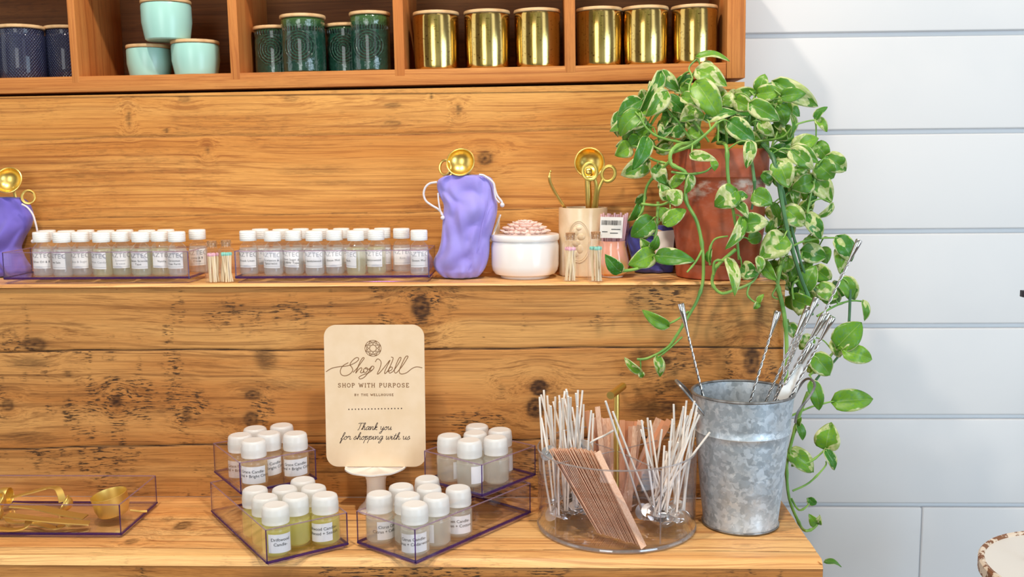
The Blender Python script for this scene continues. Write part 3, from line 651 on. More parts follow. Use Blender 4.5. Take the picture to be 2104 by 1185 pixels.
# ------------------------------------------------------------------ acrylic bins
def bin_box(name, loc, rz, L, Wd, H, label, group=None, t=.0022, foot=.004, purple=1.0, loc_is_center=False):
    """open acrylic bin, local x in [0,L], y in [0,Wd]"""
    o = empty(name, loc, rz, label=label, cat='tray', group=group)
    mb = MB()
    def quad(a, b, c, d): mb.add([a, b, c, d], [(0, 1, 2, 3)])
    z0 = foot
    for (x0, y0, x1, y1, ix, iy) in ((0, 0, L, 0, 0, 1), (L, 0, L, Wd, -1, 0), (L, Wd, 0, Wd, 0, -1), (0, Wd, 0, 0, 1, 0)):
        quad((x0, y0, z0), (x1, y1, z0), (x1, y1, H), (x0, y0, H))
        quad((x0+ix*t, y0+iy*t, z0+t), (x1+ix*t, y1+iy*t, z0+t), (x1+ix*t, y1+iy*t, H), (x0+ix*t, y0+iy*t, H))
    quad((0, 0, z0), (L, 0, z0), (L, Wd, z0), (0, Wd, z0)); quad((t, t, z0+t), (L-t, t, z0+t), (L-t, Wd-t, z0+t), (t, Wd-t, z0+t))
    i = .004; 
    for (x0, y0, x1, y1) in ((i, i, L-i, i), (L-i, i, L-i, Wd-i), (L-i, Wd-i, i, Wd-i), (i, Wd-i, i, i)):
        quad((x0, y0, 0), (x1, y1, 0), (x1, y1, z0), (x0, y0, z0))
    mb.build('shell', 'acrylic', o, smooth=False)
    mb = MB(); e = .0011
    c = [(e, e), (L-e, e), (L-e, Wd-e), (e, Wd-e)]
    for k in range(4):
        a, b = c[k], c[(k+1) % 4]; mb.tube([(a[0], a[1], H), (b[0], b[1], H)], .0010, 6, 0); mb.tube([(a[0], a[1], z0), (a[0], a[1], H)], .0009, 6, 1 if purple > .5 else 0)
    mb.build('rim', ['acrylic_rim', 'acrylic_edge'], o)
    mb = MB()
    for k in range(4):
        a, b = c[k], c[(k+1) % 4]; mb.tube([(a[0], a[1], z0+.0012), (b[0], b[1], z0+.0016)], .0021, 6, 0)
    mb.build('base_edge', 'acrylic_edge', o)
    mb = MB(); f = [(i, i), (L-i, i), (L-i, Wd-i), (i, Wd-i)]
    for k in range(4):
        a, b = f[k], f[(k+1) % 4]; mb.tube([(a[0], a[1], .0007), (b[0], b[1], .0007)], .0006, 5, 0)
    mb.build('foot', 'acrylic_rim', o)
    return o
E0 = .0003
x0, x1 = xAt(5, .008, TOPZ+.03), xAt(388, .008, TOPZ+.03)
bin_box('acrylic_tray', (x0, .008, TOPZ+E0), 0, x1-x0, .090, .051, 'clear acrylic tray of vials at the left end of the ledge', 'acrylic trays on the ledge', foot=.0075)
x0, x1 = xAt(482, .008, TOPZ+.03), xAt(882, .008, TOPZ+.03)
bin_box('acrylic_tray', (x0, .008, TOPZ+E0), 0, x1-x0, .090, .051, 'clear acrylic tray of vials beside the light lavender bag', 'acrylic trays on the ledge', foot=.0075)
for v in vials: v.location.z += E0+.0098

# lower bins
def two(name, a, b, L, Wd, zbase, H, label, rz=None, **k):
    A = onZ(*a, zbase); B = onZ(*b, zbase); r = math.atan2(B[1]-A[1], B[0]-A[0]) if rz is None else rz
    return bin_box(name, (A[0], A[1], zbase+E0), r, L, Wd, H, label, **k), A, r
def topH(px, py, X, Y): return onY(px, py, Y)[2]
SL = 'stacked acrylic bins of candle oil bottles'
binA, PA, rA = two('acrylic_bin', (548, 1165), (716, 1125), .121, .250, 0, .0515, 'clear purple-edged bin of yellow-filled bottles, lower one of the left stack', group=SL)
H1 = .0515
dA = np.array([math.cos(rA), math.sin(rA)]); nA = np.array([-dA[1], dA[0]])
PU = (-.457, -.153)
bin_box('acrylic_bin', (PU[0], PU[1], H1+.0018), rA, .121, .129, .0515, 'clear bin of amber-filled bottles resting on the back of the left stack', group=SL)
PB = onZ(854, 1164, 0); PB2 = onZ(1090, 1059, 0); rB = math.atan2(PB2[1]-PB[1], PB2[0]-PB[0])
bin_box('acrylic_bin', (PB[0], PB[1], E0), rB, .252, .119, .0515, 'clear purple-edged bin of pale bottles, lower one of the right stack', group=SL)
dB = np.array([math.cos(rB), math.sin(rB)]); nB = np.array([-dB[1], dB[0]])
PV = (-.096, -.161)
bin_box('acrylic_bin', (PV[0], PV[1], H1+.0018), rB, .128, .119, .0515, 'clear bin of colourless bottles resting on the back of the right stack', group=SL)
PC = onZ(250, 1105, 0)
binC = bin_box('acrylic_tray', (PC[0]-.30, PC[1], E0), 0, .30, .138, .050, 'long clear acrylic tray holding gold scoops at the counter left')

# ------------------------------------------------------------------ candle oil bottles
BR, BH = .0205, .0705
def bottle_parts():
    b = MB(); r = BR
    b.lathe([(r*.80, 0), (r*.95, .001), (r, .005), (r, .036), (r*.97, .0405), (r*.82, .0455), (r*.74, .048), (r*.74, .052)], 36)
    c = MB(); cr = .0187; seg = 72; n = 0; prof = [(.0455, 1.0), (.047, 1.0), (.0475, .975), (.051, .975), (.054, .975), (.057, .975), (.060, .975), (.0605, .985), (.0660, .975), (.0692, .91), (.0705, .78)]
    vs = []
    for i, (z, s_) in enumerate(prof):
        for k in range(seg):
            rr = cr*s_*(1+(.034 if (k % 2 == 0 and 2 <= i <= 6) else 0)+(.012 if i in (3, 5) else 0)); a = 2*pi*k/seg; vs.append((rr*math.cos(a), rr*math.sin(a), z))
    fs = [(i*seg+k, i*seg+(k+1) % seg, (i+1)*seg+(k+1) % seg, (i+1)*seg+k) for i in range(len(prof)-1) for k in range(seg)]
    c.add(vs, fs)
    c.lathe([(cr*.78, .0705), (cr*.60, .0703), (cr*.55, .0690), (cr*.25, .0686), (0, .0686)], 36)
    l = MB(); r2 = r*.94
    l.lathe([(r2*.8, .0015), (r2, .005), (r2, .036), (r2*.99, .0375), (0, .0377)], 32)
    return b, c, l
bb_, bc_, bl_ = bottle_parts()
bot0 = bb_.build('oil_bottle', 'pet'); bcap0 = bc_.build('cap', 'cap_frost', bot0, angle=.9); bliq0 = bl_.build('liquid', 'liq_yellow', bot0)
bliq = {'liq_yellow': bliq0.data}
for k in ('liq_amber', 'liq_cloud'): d = bliq0.data.copy(); d.materials[0] = MAT[k]; bliq[k] = d
bottles = []
def bottle(px, py, zf, liq, label, group, lines=None, rot=0.0, wid=.040, u0=0.0, dep=0.0):
    P = onZ(px, py, zf+BH)
    if not bottles: o, c, l = bot0, bcap0, bliq0
    else:
        o = bot0.copy(); COL.objects.link(o); c = bcap0.copy(); l = bliq0.copy()
        for k in (c, l): COL.objects.link(k); k.parent = o
    l.data = bliq[liq]; o.location = (P[0], P[1], zf); tag(o, label, 'bottle', group); bottles.append(o)
    if lines is not None:
        mb = MB(); tx = []; zz = .0262
        for s in lines: tx.append((s, .0062, u0, zz, 1, 1.0)); zz -= .0068
        bend_label(mb, BR, wid, .0075, .0340, rot, tx, segs=14, slant=random.uniform(-.06, .1)); mb.build('label', ['paper', 'ink'], o)
    return o
GA1, GA2, GB1, GB2 = 'amber bottles in the left upper bin', 'yellow bottles in the left lower bin', 'clear bottles in the right upper bin', 'pale bottles in the right lower bin'
zl, zu = E0+.0064, H1+.0018+.0064
gc = ['Grace Candle-', 'Floral + Bright Citrus']
for px, py, lb, ln, rt in [
    (528, 881, 'amber frosted-capped bottle at the back left of the left upper bin', None, 0), (580, 872, 'amber frosted-capped bottle at the back right of the left upper bin, furthest back', None, 0),
    (503, 898, 'amber bottle labelled Candle at the left wall of the left upper bin', gc, .1), (567, 892, 'amber bottle half hidden in the middle of the left upper bin', gc, .3),
    (612, 899, 'amber bottle with Bright Citrus label at the right of the left upper bin', gc, .2), (537, 910, 'amber bottle with Bright Citrus label nearest the front of the left upper bin', gc, .15)]:
    bottle(px, py, zu, 'liq_amber', lb, GA1, ln, rt)
for px, py, lb, ln, rt in [
    (627, 987, 'yellow bottle at the far back right of the left lower bin', None, 0), (590, 1004, 'yellow bottle in the middle back of the left lower bin', None, 0),
    (651, 1001, 'yellow bottle between the back corner and the Seasalt bottle, left lower bin', None, 0), (528, 1008, 'yellow bottle furthest back along the left wall of the left lower bin', None, 0),
    (550, 1022, 'yellow bottle directly behind the front corner bottle of the left lower bin', None, 0), (610, 1022, 'yellow bottle without visible label in the centre front of the left lower bin', None, 0),
    (670, 1021, 'yellow bottle labelled Candle Seasalt at the front right of the left lower bin', ['Driftwood Candle-', 'Driftwood + Seasalt'], -.15), (566, 1043, 'yellow bottle with a label turned right in the front corner, left lower bin', ['Driftwood', 'Candle-'], .55)]:
    bottle(px, py, zl, 'liq_yellow', lb, GA2, ln, rt, wid=.034 if ln else .04)
for px, py, lb, ln, rt in [
    (981, 874, 'clear frosted-capped bottle furthest back in the right upper bin', None, 0), (1021, 882, 'clear frosted-capped bottle at the right back of the right upper bin', [''], .6),
    (970, 892, 'clear bottle in the second row, middle of the right upper bin', None, 0), (917, 899, 'clear bottle at the left corner of the right upper bin', [''], 1.0),
    (1013, 905, 'clear bottle right of the front corner in the right upper bin', None, 0), (957, 911, 'clear bottle left of the front corner with blank label, right upper bin', [''], .8)]:
    bottle(px, py, zu, 'liq_cloud', lb, GB1, ln, rt, wid=.026)
cc = ['Citrus Candle-', 'Citrus + Cedarwood']
for px, py, lb, ln, rt in [
    (878, 984, 'pale bottle furthest back in the right lower bin', None, 0), (832, 1000, 'pale bottle behind the left corner one in the right lower bin', None, 0),
    (885, 1004, 'pale bottle second from the back in the right lower bin', None, 0), (944, 1004, 'bottle labelled Linen Candle at the right of the right lower bin', ['Linen Candle-', 'Clean + Cotton'], .05),
    (786, 1015, 'pale bottle with turned Citrus label at the left corner, right lower bin', cc, .95), (846, 1025, 'pale bottle directly behind the Cedarwood bottle, right lower bin', None, 0),
    (904, 1026, 'pale bottle with blank side label right of the Cedarwood bottle', [''], -1.05), (854, 1046, 'pale bottle labelled Citrus and Cedarwood nearest the viewer, right lower bin', cc, .0)]:
    bottle(px, py, zl, 'liq_cloud', lb, GB2, ln, rt, wid=.040)

def settle(bs, org_, rz, x0, x1, y0, y1, r_):
    c_, s_ = math.cos(rz), math.sin(rz); L = [np.array([(b.location.x-org_[0])*c_+(b.location.y-org_[1])*s_, -(b.location.x-org_[0])*s_+(b.location.y-org_[1])*c_]) for b in bs]
    for _ in range(200):
        for i in range(len(L)):
            for j in range(i):
                d = L[i]-L[j]; n = np.linalg.norm(d)
                if n < 2*r_: k = d/(n+1e-9)*(2*r_-n)*.5; L[i] += k; L[j] -= k
        for i in range(len(L)): L[i] = np.array([min(max(L[i][0], x0+r_), x1-r_), min(max(L[i][1], y0+r_), y1-r_)])
    for b, q in zip(bs, L): b.location.x = org_[0]+q[0]*c_-q[1]*s_; b.location.y = org_[1]+q[0]*s_+q[1]*c_
def along(P, O, d): return (P[0]-O[0])*d[0]+(P[1]-O[1])*d[1]
w_ = .003; br2 = BR+.0003
settle(bottles[0:6], PU, rA, w_, .121-w_, w_, .129-w_, br2)
settle(bottles[6:14], PA, rA, w_, .121-w_, w_, along(PU, PA, nA)-.0005, br2)
settle(bottles[14:20], PV, rB, w_, .128-w_, w_, .119-w_, br2)
settle(bottles[20:28], PB, rB, w_, along(PV, PB, dB)-.0005, w_, .119-w_, br2)
# ------------------------------------------------------------------ match bottles
def matches(px, Y, tip, label, group=None, hh=.072, seed=0):
    x = xAt(px, Y, TOPZ+.03); o = empty('match_bottle', (x, Y, TOPZ+E0), 0, label=label, cat='match bottle', group=group); R0 = .0128; rr = random.Random(seed)
    mb = MB(); mb.lathe([(R0*.85, 0), (R0*.98, .001), (R0, .003), (R0, hh*.74), (R0*.9, hh*.79), (R0*.62, hh*.83), (R0*.62, hh*.90), (R0*.78, hh*.915), (R0*.78, hh*.95), (R0*.6, hh*.955)], 24); mb.build('glass', 'glass_tube', o)
    mb = MB(); mb.lathe([(R0*.52, hh*.86), (R0*.60, hh*1.0), (0, hh*1.0)], 20); mb.build('cork', 'cork', o)
    for i in range(17):
        a = rr.uniform(0, 2*pi); rb = rr.uniform(.002, .0102); rt = rr.uniform(.001, .0092); a2 = a+rr.uniform(-.6, .9)
        p = np.array([rb*math.cos(a), rb*math.sin(a), .0015]); q = np.array([rt*math.cos(a2), rt*math.sin(a2), hh*.66])
        mb = MB(); mb.tube([p, q], .00135, 6); m_ = mb.build('match', 'match_wood', o)
        mb = MB(); mb.sphere(q+np.array([0, 0, .0006]), .0019, 0, 8, 6, (1, 1, 1.7)); mb.build('match_head', tip, m_)
    return o
matches(437, .014, 'pink_tip', 'glass bottle of pink-tipped matches between the two vial trays', 'match bottles', .068, 1)
matches(466, .016, 'teal_tip', 'glass bottle of teal-tipped matches between the two vial trays', 'match bottles', .069, 2)
matches(1172, .014, 'pink_tip', 'corked glass bottle of pink-tipped matches beside the white lidded bowl', 'match bottles', .077, 3)
matches(1224, .004, 'teal_tip', 'corked glass bottle of teal-tipped matches in front of the peach jar', 'match bottles', .079, 4)

# ------------------------------------------------------------------ soft bags
def bag(name, levels, Y, dep, mat, label, folds=0.5, seed=0, group=None, hem=None, squash=(0, 0)):
    rs = np.random.RandomState(seed); seg = 56; rows = []
    ys = np.array([l[0] for l in levels], float); xl = np.array([l[1] for l in levels], float); xr = np.array([l[2] for l in levels], float)
    yy = np.linspace(ys[0], ys[-1], 44); L = np.interp(yy, ys, xl); Rr = np.interp(yy, ys, xr)
    k = np.array([1, 2, 1])/4
    for _ in range(1): L[1:-1] = np.convolve(L, k, 'valid'); Rr[1:-1] = np.convolve(Rr, k, 'valid')
    zb = TOPZ+.0006; vs = []; n = len(yy)
    ztop = onY((xl[0]+xr[0])/2, ys[0], Y)[2]
    for j in range(n):
        t = j/(n-1); z = ztop+(zb-ztop)*t
        a = onY(L[j], yy[j], Y)[0]; b = onY(Rr[j], yy[j], Y)[0]; cx, hw = (a+b)/2, (b-a)/2
        d = dep*(.55+.45*min(1, t*3))*(1 if t < .93 else 1-.35*(t-.93)/.07)
        for i in range(seg):
            th = 2*pi*i/seg; c, s = math.cos(th), math.sin(th)
            x = hw*np.sign(c)*abs(c)**.85; y = d*np.sign(s)*abs(s)**.8
            fy = folds*.0058*(math.sin(3.1*th+6*t+seed)+.8*math.sin(5*th-9*t+1.7*seed)+.6*math.sin(2*th+14*t))*(.35+.65*abs(s))
            fy += folds*.0075*math.exp(-((x/hw+.9-1.5*t)/.16)**2)*(s < 0)*1.4 - folds*.006*math.exp(-((x/hw-.55+.4*t)/.12)**2)*(s < 0)
            y2 = y*(1+0)+(-abs(fy) if s < 0 else fy)*1.0
            vs.append((cx+x, min(Y+y2, YB-.003), z))
    fs = [(j*seg+i, j*seg+(i+1) % seg, (j+1)*seg+(i+1) % seg, (j+1)*seg+i) for j in range(n-1) for i in range(seg)]
    mb = MB(); mb.add(vs, fs); mb.f.append(tuple(range(seg-1, -1, -1))); mb.m.append(0); mb.f.append(tuple((n-1)*seg+i for i in range(seg))); mb.m.append(0)
    o = mb.build(name, mat, angle=3); tag(o, label, 'bag', group)
    md = o.modifiers.new('s', 'SUBSURF'); md.levels = 1; md.render_levels = 1
    return o
def Yp(px, py, Y): return onY(px, py, Y)
BG = 'drawstring cotton bags on the ledge'
b2 = bag('drawstring_bag', [(358, 922, 992), (362, 908, 1008), (368, 900, 1013), (383, 898, 1015), (401, 903, 1017), (420, 913, 1023), (442, 911, 1021), (469, 909, 1014), (496, 907, 1007), (518, 901, 1006), (534, 891, 1004), (550, 891, 999), (561, 900, 993), (573, 914, 982)],
         .068, .033, 'lavender', 'light lavender cotton drawstring bag standing between the vial tray and white bowl', 1.0, 3, BG)
b1 = bag('drawstring_bag', [(404, -30, 38), (409, -42, 52), (420, -50, 60), (445, -52, 67), (468, -52, 62), (490, -48, 50), (512, -50, 42), (535, -52, 52), (560, -55, 66), (575, -50, 62)],
         .1195, .021, 'violet', 'violet cotton drawstring bag behind the left vial tray at the picture edge', .8, 5, BG)
b3 = bag('drawstring_bag', [(462, 1300, 1372), (470, 1292, 1384), (500, 1288, 1386), (530, 1296, 1385), (556, 1300, 1384), (566, 1304, 1382)], .128, .014, 'navy', 'dark blue cotton bag half hidden behind the plant, left of the terracotta pot', .7, 8, BG)
def cord(parent, pts, Y, r=.0014, name='drawstring', mat='linen', knot=None):
    P = catmull([Yp(a, b, Y if len(c) == 0 else c[0]) for a, b, *c in pts], 6); mb = MB(); mb.tube(P, r, 8)
    if knot is not None: mb.sphere(P[knot], r*2.1, 0, 10, 6)
    return mb.build(name, mat, parent)
c6 = lambda X, Y_: (840+X/3.704, 280+Y_/3.704)
cord(b2, [c6(*p) for p in [(215, 348), (160, 358), (125, 390), (113, 440), (130, 490), (175, 525), (225, 555), (252, 590), (258, 622)]], .048, .0017, knot=-2)
cord(b2, [c6(*p) for p in [(222, 430), (226, 490), (236, 550), (250, 598)]], .046, .0013)
cord(b2, [c6(*p) for p in [(535, 292), (575, 300), (640, 350), (655, 400), (672, 450), (706, 495), (712, 525)]], .045, .0018, knot=-2)
cord(b2, [c6(*p) for p in [(650, 400), (662, 470), (690, 505)]], .043, .0013)
c4 = lambda X, Y_: (X/4.231, 320+Y_/4.231)
cord(b1, [c4(*p) for p in [(190, 420), (240, 450), (285, 510), (308, 580), (322, 640), (326, 680), (300, 725), (285, 745)]], .094, .0016, knot=-2)
# seam on the light bag
cord(b2, [c6(*p) for p in [(610, 400), (600, 520), (560, 700), (530, 850), (470, 980), (425, 1060)]], .0345, .0005, 'seam', 'lavender')

# tags
def tag_card(name, parent_px, Y, pts, mat, label, cat, bars=None, thick=.0006):
    C3 = [Yp(a, b, c) for a, b, c in pts]; n = np.cross(C3[1]-C3[0], C3[3]-C3[0]); n /= np.linalg.norm(n)
    if n[1] > 0: n = -n
    mb = MB(); vs = list(C3)+[p-n*thick for p in C3]; mb.add(vs, [(0, 1, 2, 3), (7, 6, 5, 4), (0, 4, 5, 1), (1, 5, 6, 2), (2, 6, 7, 3), (3, 7, 4, 0)], 0)
    U, V = C3[1]-C3[0], C3[3]-C3[0]
    def q(u0, v0, u1, v1, m, e): mb.add([C3[0]+U*a+V*b+n*e for a, b in ((u0, v0), (u1, v0), (u1, v1), (u0, v1))], [(0, 1, 2, 3)], m)
    if bars: bars(q)
    o = mb.build(name, mat, smooth=False); return tag(o, label, cat)
def barcode(q, u0, v0, u1, v1, e=.0005, seed=1):
    r = random.Random(seed); u = u0
    while u < u1:
        wd = r.choice([.012, .02, .035])*(u1-u0)*1.1; q(u, v0, min(u+wd, u1), v1, 2, e); u += wd+r.choice([.012, .02])*(u1-u0)*1.3
def bars1(q): q(.1, .42, .95, .98, 1, .0002); barcode(q, .35, .5, .9, .78, .0004, 3)
tag_card('price_tag', None, 0, [(1006, 496, .060), (1027, 437, .068), (1027, 490, .070), (1010, 497, .062)], ['tan_card', 'paper', 'ink'], 'tan and white barcode tag hanging at the right side of the lavender bag', 'tag', bars1)

# ------------------------------------------------------------------ gold scoops, hook, scissors
def scoop_bowl(mb, c, r, nrm, mat=0, depth=.75, th=.0007):
    """open bowl whose mouth looks along nrm"""
    nrm = np.array(nrm, float); nrm /= np.linalg.norm(nrm); up = np.array([0, 0, 1.]) if abs(nrm[2]) < .9 else np.array([1., 0, 0]); a = np.cross(up, nrm); a /= np.linalg.norm(a); b = np.cross(nrm, a)
    R = np.array([a, b, nrm]).T; N = 10; prof = []
    for i in range(N+1): t = i/N*pi/2; prof.append((max(r*math.sin(t), 0), -r*depth*math.cos(t)))
    inner = [(max(pr[0]-th, 0), pr[1]+th) for pr in prof]; inner[-1] = (r-th, 0.0)
    prof[-1] = (r, 0.0)
    full = prof+[(r*1.02, .0006), (r-th*.5, .0012)]+list(reversed(inner))
    mb.lathe(full, 32, mat, c, R)
    mb.tube([np.array(c)+R @ np.array([r*1.0*math.cos(2*pi*i/36), r*1.0*math.sin(2*pi*i/36), 0]) for i in range(36)], .0013, 8, mat, closed=True)
    return R
vcam = lambda P: (CAM-np.array(P))/np.linalg.norm(CAM-np.array(P))
def ring(mb, c, rx, ry, nrm, tr, mat=0, tilt=0, n=28, flat=1.0):
    nrm = np.array(nrm, float); nrm /= np.linalg.norm(nrm); up = np.array([0, 0, 1.]); a = np.cross(up, nrm); a /= np.linalg.norm(a); b = np.cross(nrm, a)
    a2 = a*math.cos(tilt)+b*math.sin(tilt); b2_ = -a*math.sin(tilt)+b*math.cos(tilt)
    mb.tube([np.array(c)+a2*rx*math.cos(2*pi*i/n)+b2_*ry*math.sin(2*pi*i/n) for i in range(n)], tr, 8, mat, closed=True, flat=flat)
# scoop on the lavender bag
P = Yp(946, 333, .050); m = scale_at(P); o = empty('coffee_scoop', tuple(P), 0, label='gold scoop with round bowl sticking out of the light lavender bag', cat='scoop', group='gold scoops standing in the bags')
mb = MB(); scoop_bowl(mb, (0, 0, 0), 28.5*m, (-.12, -.9, .30)); mb.build('bowl', 'gold', o)
mb = MB(); mb.tube(catmull([(-.015, .012, -.012), (-.018, .012, -.03), (-.016, .014, -.05)], 4), .0028, 8, flat=.5); mb.tube(catmull([(.012, .012, -.015), (.014, .014, -.05)], 4), .0025, 8, flat=.5); mb.build('handle', 'gold', o)
mb = MB(); ring(mb, (-33*m, .010, -11*m), 12*m, 15*m, (-.3, -1, .1), .0024); mb.build('handle_ring', 'gold', o)
P = Yp(17, 370, .105); m = scale_at(P); o = empty('coffee_scoop', tuple(P), 0, label='gold scoop standing in the violet bag at the left picture edge', cat='scoop', group='gold scoops standing in the bags')
mb = MB(); scoop_bowl(mb, (0, 0, 0), 27*m, (.05, -.9, .35)); mb.build('bowl', 'gold', o)
mb = MB(); mb.tube(catmull([(.0, .012, -.012), (.004, .012, -.03), (.004, .012, -.05)], 4), .0030, 8, flat=.5); mb.build('handle', 'gold', o)
mb = MB(); ring(mb, (36*m, .006, -35*m), 12.5*m, 13.5*m, (.3, -1, .25), .0026); mb.build('handle_ring', 'gold', o)

# ------------------------------------------------------------------ white bowl with flower lid
P = (xAt(1079, .074, TOPZ), .074, TOPZ+E0); m = scale_at((P[0], P[1]-.06, P[2])); R0 = 72.5*m
bowl = empty('lidded_bowl', P, 0, label='round white ceramic bowl with a pink flower on its lid', cat='bowl')
mb = MB(); mb.lathe([(R0*.71, 0), (R0*.73, .0025), (R0*.75, .004), (R0*.88, .0065), (R0*.955, .0125), (R0*.985, .021), (R0*.99, .052), (R0*.955, .0605), (R0*.93, .0608)], 56); mb.build('body', 'ceramic', bowl)
mb = MB(); mb.lathe([(R0*.93, .0605), (R0*.93, .0618), (R0*.99, .0618), (R0, .0628), (R0, .0700), (R0*.985, .0715), (R0*.5, .0722), (0, .0722)], 56); mb.build('lid', 'ceramic', bowl)
mb = MB(); rr = random.Random(4)
for ringi, (rad, n, zz, L, tilt) in enumerate([(.040, 20, .0725, .013, .75), (.036, 18, .077, .012, .95), (.0295, 15, .081, .012, 1.1), (.022, 12, .0845, .011, 1.25), (.014, 9, .087, .010, 1.4), (.006, 5, .088, .009, 1.5)]):
    for k in range(n):
        a = 2*pi*(k+.5*(ringi % 2))/n+rr.uniform(-.08, .08); tl = tilt+rr.uniform(-.12, .12); base = np.array([(rad-.006)*math.cos(a), (rad-.006)*math.sin(a), zz])
        out = np.array([math.cos(a), math.sin(a), 0]); upv = np.array([0, 0, 1.]); d = out*math.cos(tl)+upv*math.sin(tl); side = np.array([-math.sin(a), math.cos(a), 0]); nn = np.cross(side, d)
        W = .0068*(1 if ringi < 4 else .8); vs = []
        for i in range(6):
            t = i/5; wv = W*(.55+.9*t-1.0*t*t*t)
            for j in (-1, -.5, 0, .5, 1): vs.append(base+d*L*.72*t+side*wv*j+nn*(.0022*(abs(j)**2)*1.0-.003*t*t)*-1)
        fs = [(i*5+j, i*5+j+1, (i+1)*5+j+1, (i+1)*5+j) for i in range(5) for j in range(4)]
        mb.add(vs, fs)
mb.lathe([(.030, .0722), (.028, .078), (.020, .083), (.010, .087), (0, .088)], 20)
fl = mb.build('flower', 'pink_flower', bowl, angle=1.2); md = fl.modifiers.new('t', 'SOLIDIFY'); md.thickness = .0012

# ------------------------------------------------------------------ cream utensil cup
Yc = .098; P = (xAt(1198, Yc, TOPZ+.04), Yc, TOPZ+E0); m = scale_at((P[0], P[1]-.03, P[2])); R0 = 50.5*m; HC = Yp(1198, 426, Yc)[2]-TOPZ
cup = empty('utensil_cup', P, 0, label='cream ceramic cup with embossed medallion holding gold wick tools', cat='cup')
mb = MB(); mb.lathe([(R0*.93, 0), (R0*.99, .002), (R0, .006), (R0, HC-.002), (R0*.985, HC), (R0*.90, HC), (R0*.89, HC-.003), (R0*.89, .008), (0, .007)], 56); mb.build('body', 'cream', cup)
mb = MB()
def oncup(u, z, e=0): a = -pi/2+(-.22)+u/R0; return ((R0+e)*math.cos(a), (R0+e)*math.sin(a), z)
zc = HC*.52
for (a_, b_, t_) in ((.0190, .034, .0013), (.0165, .031, .0008)):
    mb.tube([oncup(a_*math.cos(2*pi*i/36), zc+b_*math.sin(2*pi*i/36), 0) for i in range(36)], t_, 8, closed=True)
for (u, z, a_, b_) in ((-.004, .016, .007, .008), (.005, .008, .007, .006), (-.002, -.002, .009, .006), (.003, -.012, .006, .008), (-.005, .004, .005, .012), (.001, .022, .006, .004), (-.004, -.020, .005, .006)):
    mb.sphere(oncup(u, zc+z, -.001), .0028, 0, 12, 8, (a_/.0028, .9, b_/.0028))
mb.build('medallion', 'cream', cup)
Pw = lambda px, py, Y: np.array(Yp(px, py, Y))
o = tag(None or empty('wick_dipper'), 'gold hooked wick dipper leaning left in the cream cup', 'wick dipper'); o.location = tuple(Pw(1160, 425, Yc-.01)); L0 = Pw(1160, 425, Yc-.01)
mb = MB(); pts = catmull([Pw(1131, 352, .075)-L0, Pw(1129, 362, .075)-L0, Pw(1131, 376, .077)-L0, Pw(1142, 398, .082)-L0, Pw(1160, 426, .088)-L0, Pw(1178, 455, .098)-L0], 5); mb.tube(pts, [.0014]*5+[.0026]*(len(pts)-5), 8, flat=.6); mb.build('shaft', 'gold', o)
mb = MB(); mb.sphere(Pw(1131, 352, .075)-L0, .0022); mb.build('tip', 'gold', o)
L0 = Pw(1211, 334, .085); m = scale_at(L0); o = empty('coffee_scoop', tuple(L0), 0, label='gold long-handled scoop with large round bowl in the cream cup', cat='scoop')
mb = MB(); scoop_bowl(mb, (0, 0, 0), 30*m, (-.05, -.95, .2)); mb.build('bowl', 'gold', o)
mb = MB(); hv = [Pw(1207, 358, .088)-L0, Pw(1209, 400, .09)-L0, Pw(1210, 470, .10)-L0]; mb.tube(hv, [.0052, .0058, .004], 12, flat=.6); mb.build('handle', 'gold', o)
L0 = Pw(1222, 400, .075); m = scale_at(L0); o = empty('wick_trimmer', tuple(L0), 0, label='pale gold scissor-style wick trimmer with two finger rings in the cream cup', cat='scissors')
mb = MB(); ring(mb, Pw(1212, 352, .072)-L0, 14.5*m, 17*m, (.1, -1, .2), .0030, flat=.8); mb.tube(catmull([Pw(1221, 366, .073)-L0, Pw(1225, 385, .075)-L0, Pw(1219, 430, .085)-L0, Pw(1215, 470, .095)-L0], 5), .0030, 8); mb.build('handle', 'gold_green', o)
mb = MB(); ring(mb, Pw(1250, 357, .078)-L0, 13.5*m, 16*m, (-.2, -1, .2), .0030, tilt=-.3, flat=.8); mb.tube(catmull([Pw(1239, 368, .078)-L0, Pw(1229, 392, .078)-L0, Pw(1225, 430, .088)-L0, Pw(1223, 470, .097)-L0], 5), .0030, 8); mb.build('handle', 'gold_green', o)
mb = MB(); mb.sphere(Pw(1210, 354, .088)-L0, .008, 0, 14, 8, (1, .6, 1)); mb.build('pivot', 'gold', o)

# ------------------------------------------------------------------ peach jar with pink sticks and a barcode sachet
Yj = .068; P = (xAt(1258, Yj, TOPZ+.03), Yj, TOPZ+E0); m = scale_at((P[0], P[1]-.03, P[2])); R0 = 34*m; HJ = .060
jr = empty('luster_jar', P, 0, label='rounded peach luster jar behind the teal-tipped match bottle', cat='jar')
mb = MB(); mb.lathe([(R0*.62, 0), (R0*.64, .002), (R0*.90, .007), (R0*1.02, .018), (R0*1.0, .030), (R0*.86, .047), (R0*.80, .057), (R0*.82, HJ), (R0*.76, HJ), (R0*.74, .055), (R0*.8, .03), (0, .010)], 44); mb.build('body', 'iri_pink', jr)
mb = MB(); mb.lathe([(R0*.60, 0), (R0*.66, .0008), (R0*.66, .0022), (R0*.6, .0024)], 32); mb.build('foot_ring', 'ceramic', jr)
pk = empty('stick_packet', (P[0]-.002, P[1], TOPZ+.03), 0, label='clear packet of pink-ended sticks with white barcode sticker in the peach jar', cat='packet')
mb = MB()
for i in range(13): 
    x = -.020+i*.0036; mb.tube([(x*.6, .004*math.sin(i), -.015), (x+.004, .006*math.sin(i*1.7), .074+.002*math.sin(i*2.3))], .0017, 8)
mb.build('sticks', 'pink_stick', pk)
